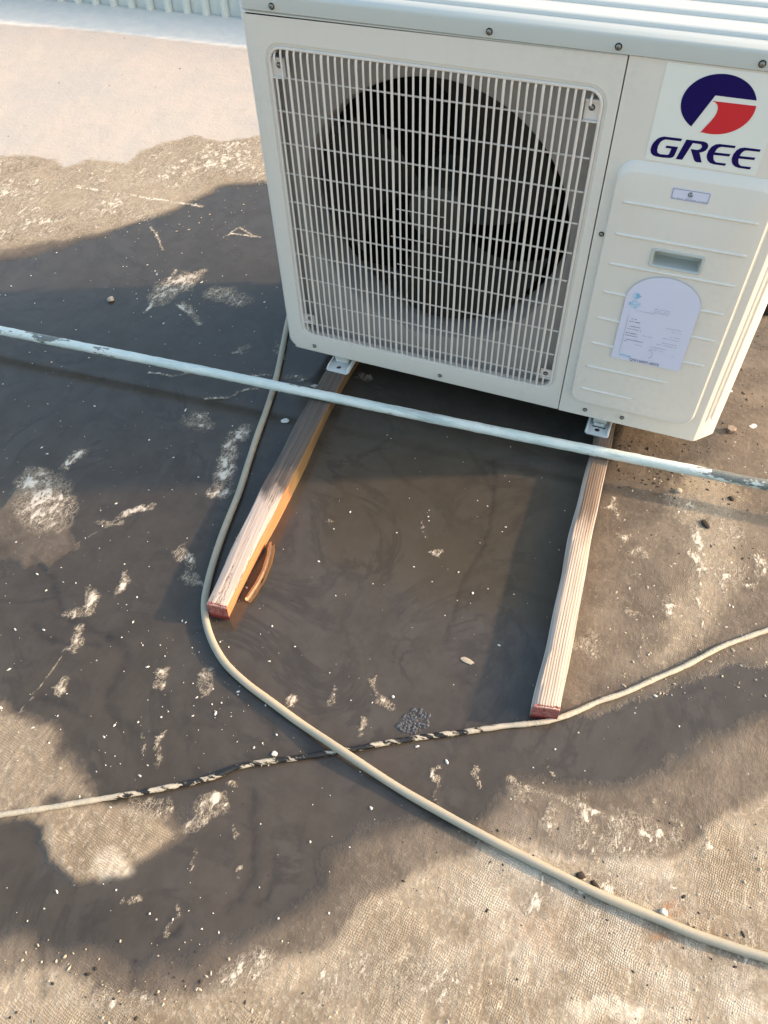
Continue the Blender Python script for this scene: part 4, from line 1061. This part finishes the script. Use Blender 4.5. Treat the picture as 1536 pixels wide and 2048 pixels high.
rock('mud_crumb', 1410, 1050, .0060, M_crumb, 'black elongated crumb on the sunlit ground below the pipe at the right', .5, 7, 'crumb', 1.9, -.9)
rock('mud_crumb', 1462, 998, .0042, M_crumb, 'small black crumb just below the right end of the pipe', .5, 9, 'crumb', 1.5, -.9)
rock('mud_crumb', 1190, 1770, .0040, M_crumb, 'second black crumb lower down along the thick hose', .5, 10, 'crumb', 1.8, -.5)
rock('pebble', 1326, 1826, .0050, M_chip, 'white pebble above the thick hose near the rust spot', .7, 11, stretch=1.1)
rock('paint_chip', 935, 1322, .0050, M_stone, 'thin brown sliver on the wet ground left of the right timber', .2, 12, 'paint chip', 2.2, -.1)
rock('paint_chip', 549, 1508, .0045, M_chip, 'square white chip just above the cable, left of the hose crossing', .3, 13, 'paint chip', 1.0, .4)

# dark tube end at the right edge of the picture
t0 = gp(1545, 604, .018)
tb = tube('dark_tube', [t0 + Vector((-.012, -.03, 0)), t0 + Vector((.02, .05, 0)), t0 + Vector((.12, .30, 0))], .018, M_dark, None, 20)
prop(tb, 'dark grey tube lying behind the right side of the unit, mostly outside the frame', 'tube')

# scattered grit and flakes (uncountable)
def scatter(name, n, mat, regions, smin, smax, seed, flat=.35):
    rd = random.Random(seed); vs = []; fs = []
    for _ in range(n):
        r_ = rd.choices(regions, [q_[4] for q_ in regions])[0]
        p = gp(rd.uniform(r_[0], r_[2]), rd.uniform(r_[1], r_[3]))
        s = smin + (smax - smin) * rd.random() ** 3; m_ = rd.choice((4, 5, 6)); a0 = rd.random() * 6; st_ = rd.uniform(1, 2.2); ra = rd.random() * PI
        b = len(vs)
        for i in range(m_):
            a_ = a0 + 2 * PI * i / m_; u = s * math.cos(a_) * st_ * rd.uniform(.7, 1.1); v = s * math.sin(a_) * rd.uniform(.7, 1.1)
            vs.append((p.x + u * math.cos(ra) - v * math.sin(ra), p.y + u * math.sin(ra) + v * math.cos(ra), .0002 + s * .15))
        vs.append((p.x + rd.uniform(-.3, .3) * s, p.y + rd.uniform(-.3, .3) * s, .0008 + s * flat * 1.6))
        for i in range(m_): fs.append((b + i, b + (i + 1) % m_, b + m_))
    m2 = bpy.data.meshes.new(name); m2.from_pydata(vs, [], fs); o = link(name, m2, mat)
    return prop(o, kind='stuff')
o = scatter('white_flakes', 620, M_chip, [(0, 380, 560, 1100, 4), (0, 1100, 560, 1560, 3), (560, 900, 1120, 1500, 1.6), (0, 1500, 700, 1900, 1.4), (1180, 900, 1536, 1400, 1.2), (700, 1450, 1536, 1650, .6), (300, 1280, 480, 1450, .8), (250, 500, 420, 650, 1.0)], .0004, .0023, 4)
prop(o, 'scattered tiny white paint flakes over the dark wet ground', 'grit', kind='stuff')
o = scatter('dark_grit', 650, M_crumb, [(1230, 880, 1420, 980, 2.5), (1300, 950, 1536, 1120, 1), (1440, 600, 1536, 900, 1), (770, 1640, 1536, 2048, 1.5), (0, 1900, 700, 2048, .6), (0, 40, 480, 320, .7), (980, 1650, 1250, 1800, .9)], .0006, .0028, 8)
prop(o, 'scattered dark grit on the dry parts of the roof', 'grit', kind='stuff')
o = scatter('tan_grit', 900, M_stone, [(0, 280, 520, 480, 2), (1230, 880, 1536, 1400, 2), (0, 1880, 900, 2048, .8), (900, 1650, 1536, 2048, 1.5)], .0006, .0026, 9)
prop(o, 'scattered tan sand grains on the roof', 'grit', kind='stuff')
# foam raft
k = NT('foam'); k.b.inputs['Roughness'].default_value = .18; k.b.inputs['IOR'].default_value = 1.36
k.b.inputs['Base Color'].default_value = (.13, .14, .16, 1); k.b.inputs['Alpha'].default_value = .5; M_foam = k.m
tri = [(788, 1456), (826, 1470), (856, 1452), (860, 1430), (845, 1416), (820, 1418)]
Pf = wpoly(tri); bm = bmesh.new(); cnt = 0
while cnt < 170:
    x = random.uniform(Pf[:, 0].min(), Pf[:, 0].max()); y = random.uniform(Pf[:, 1].min(), Pf[:, 1].max())
    if polysd(Pf, np.array([x]), np.array([y]))[0] < 0: continue
    r_ = random.uniform(.0008, .0028); cnt += 1; rows = []
    for e_ in (0, .5, 1.0):
        rows.append([bm.verts.new((x + r_ * math.cos(e_) * math.cos(a_), y + r_ * math.cos(e_) * math.sin(a_), .0001 + r_ * .6 * math.sin(e_))) for a_ in np.linspace(0, 2 * PI, 9)[:-1]])
    for a, b in zip(rows, rows[1:]): bridge(bm, a, b)
    bm.faces.new(rows[-1])
fo = link('foam_bubbles', bm_mesh(bm, 'foam_bubbles'), M_foam, smooth=True); prop(fo, 'grey raft of foam bubbles on the puddle just above the cable', 'foam', kind='stuff')
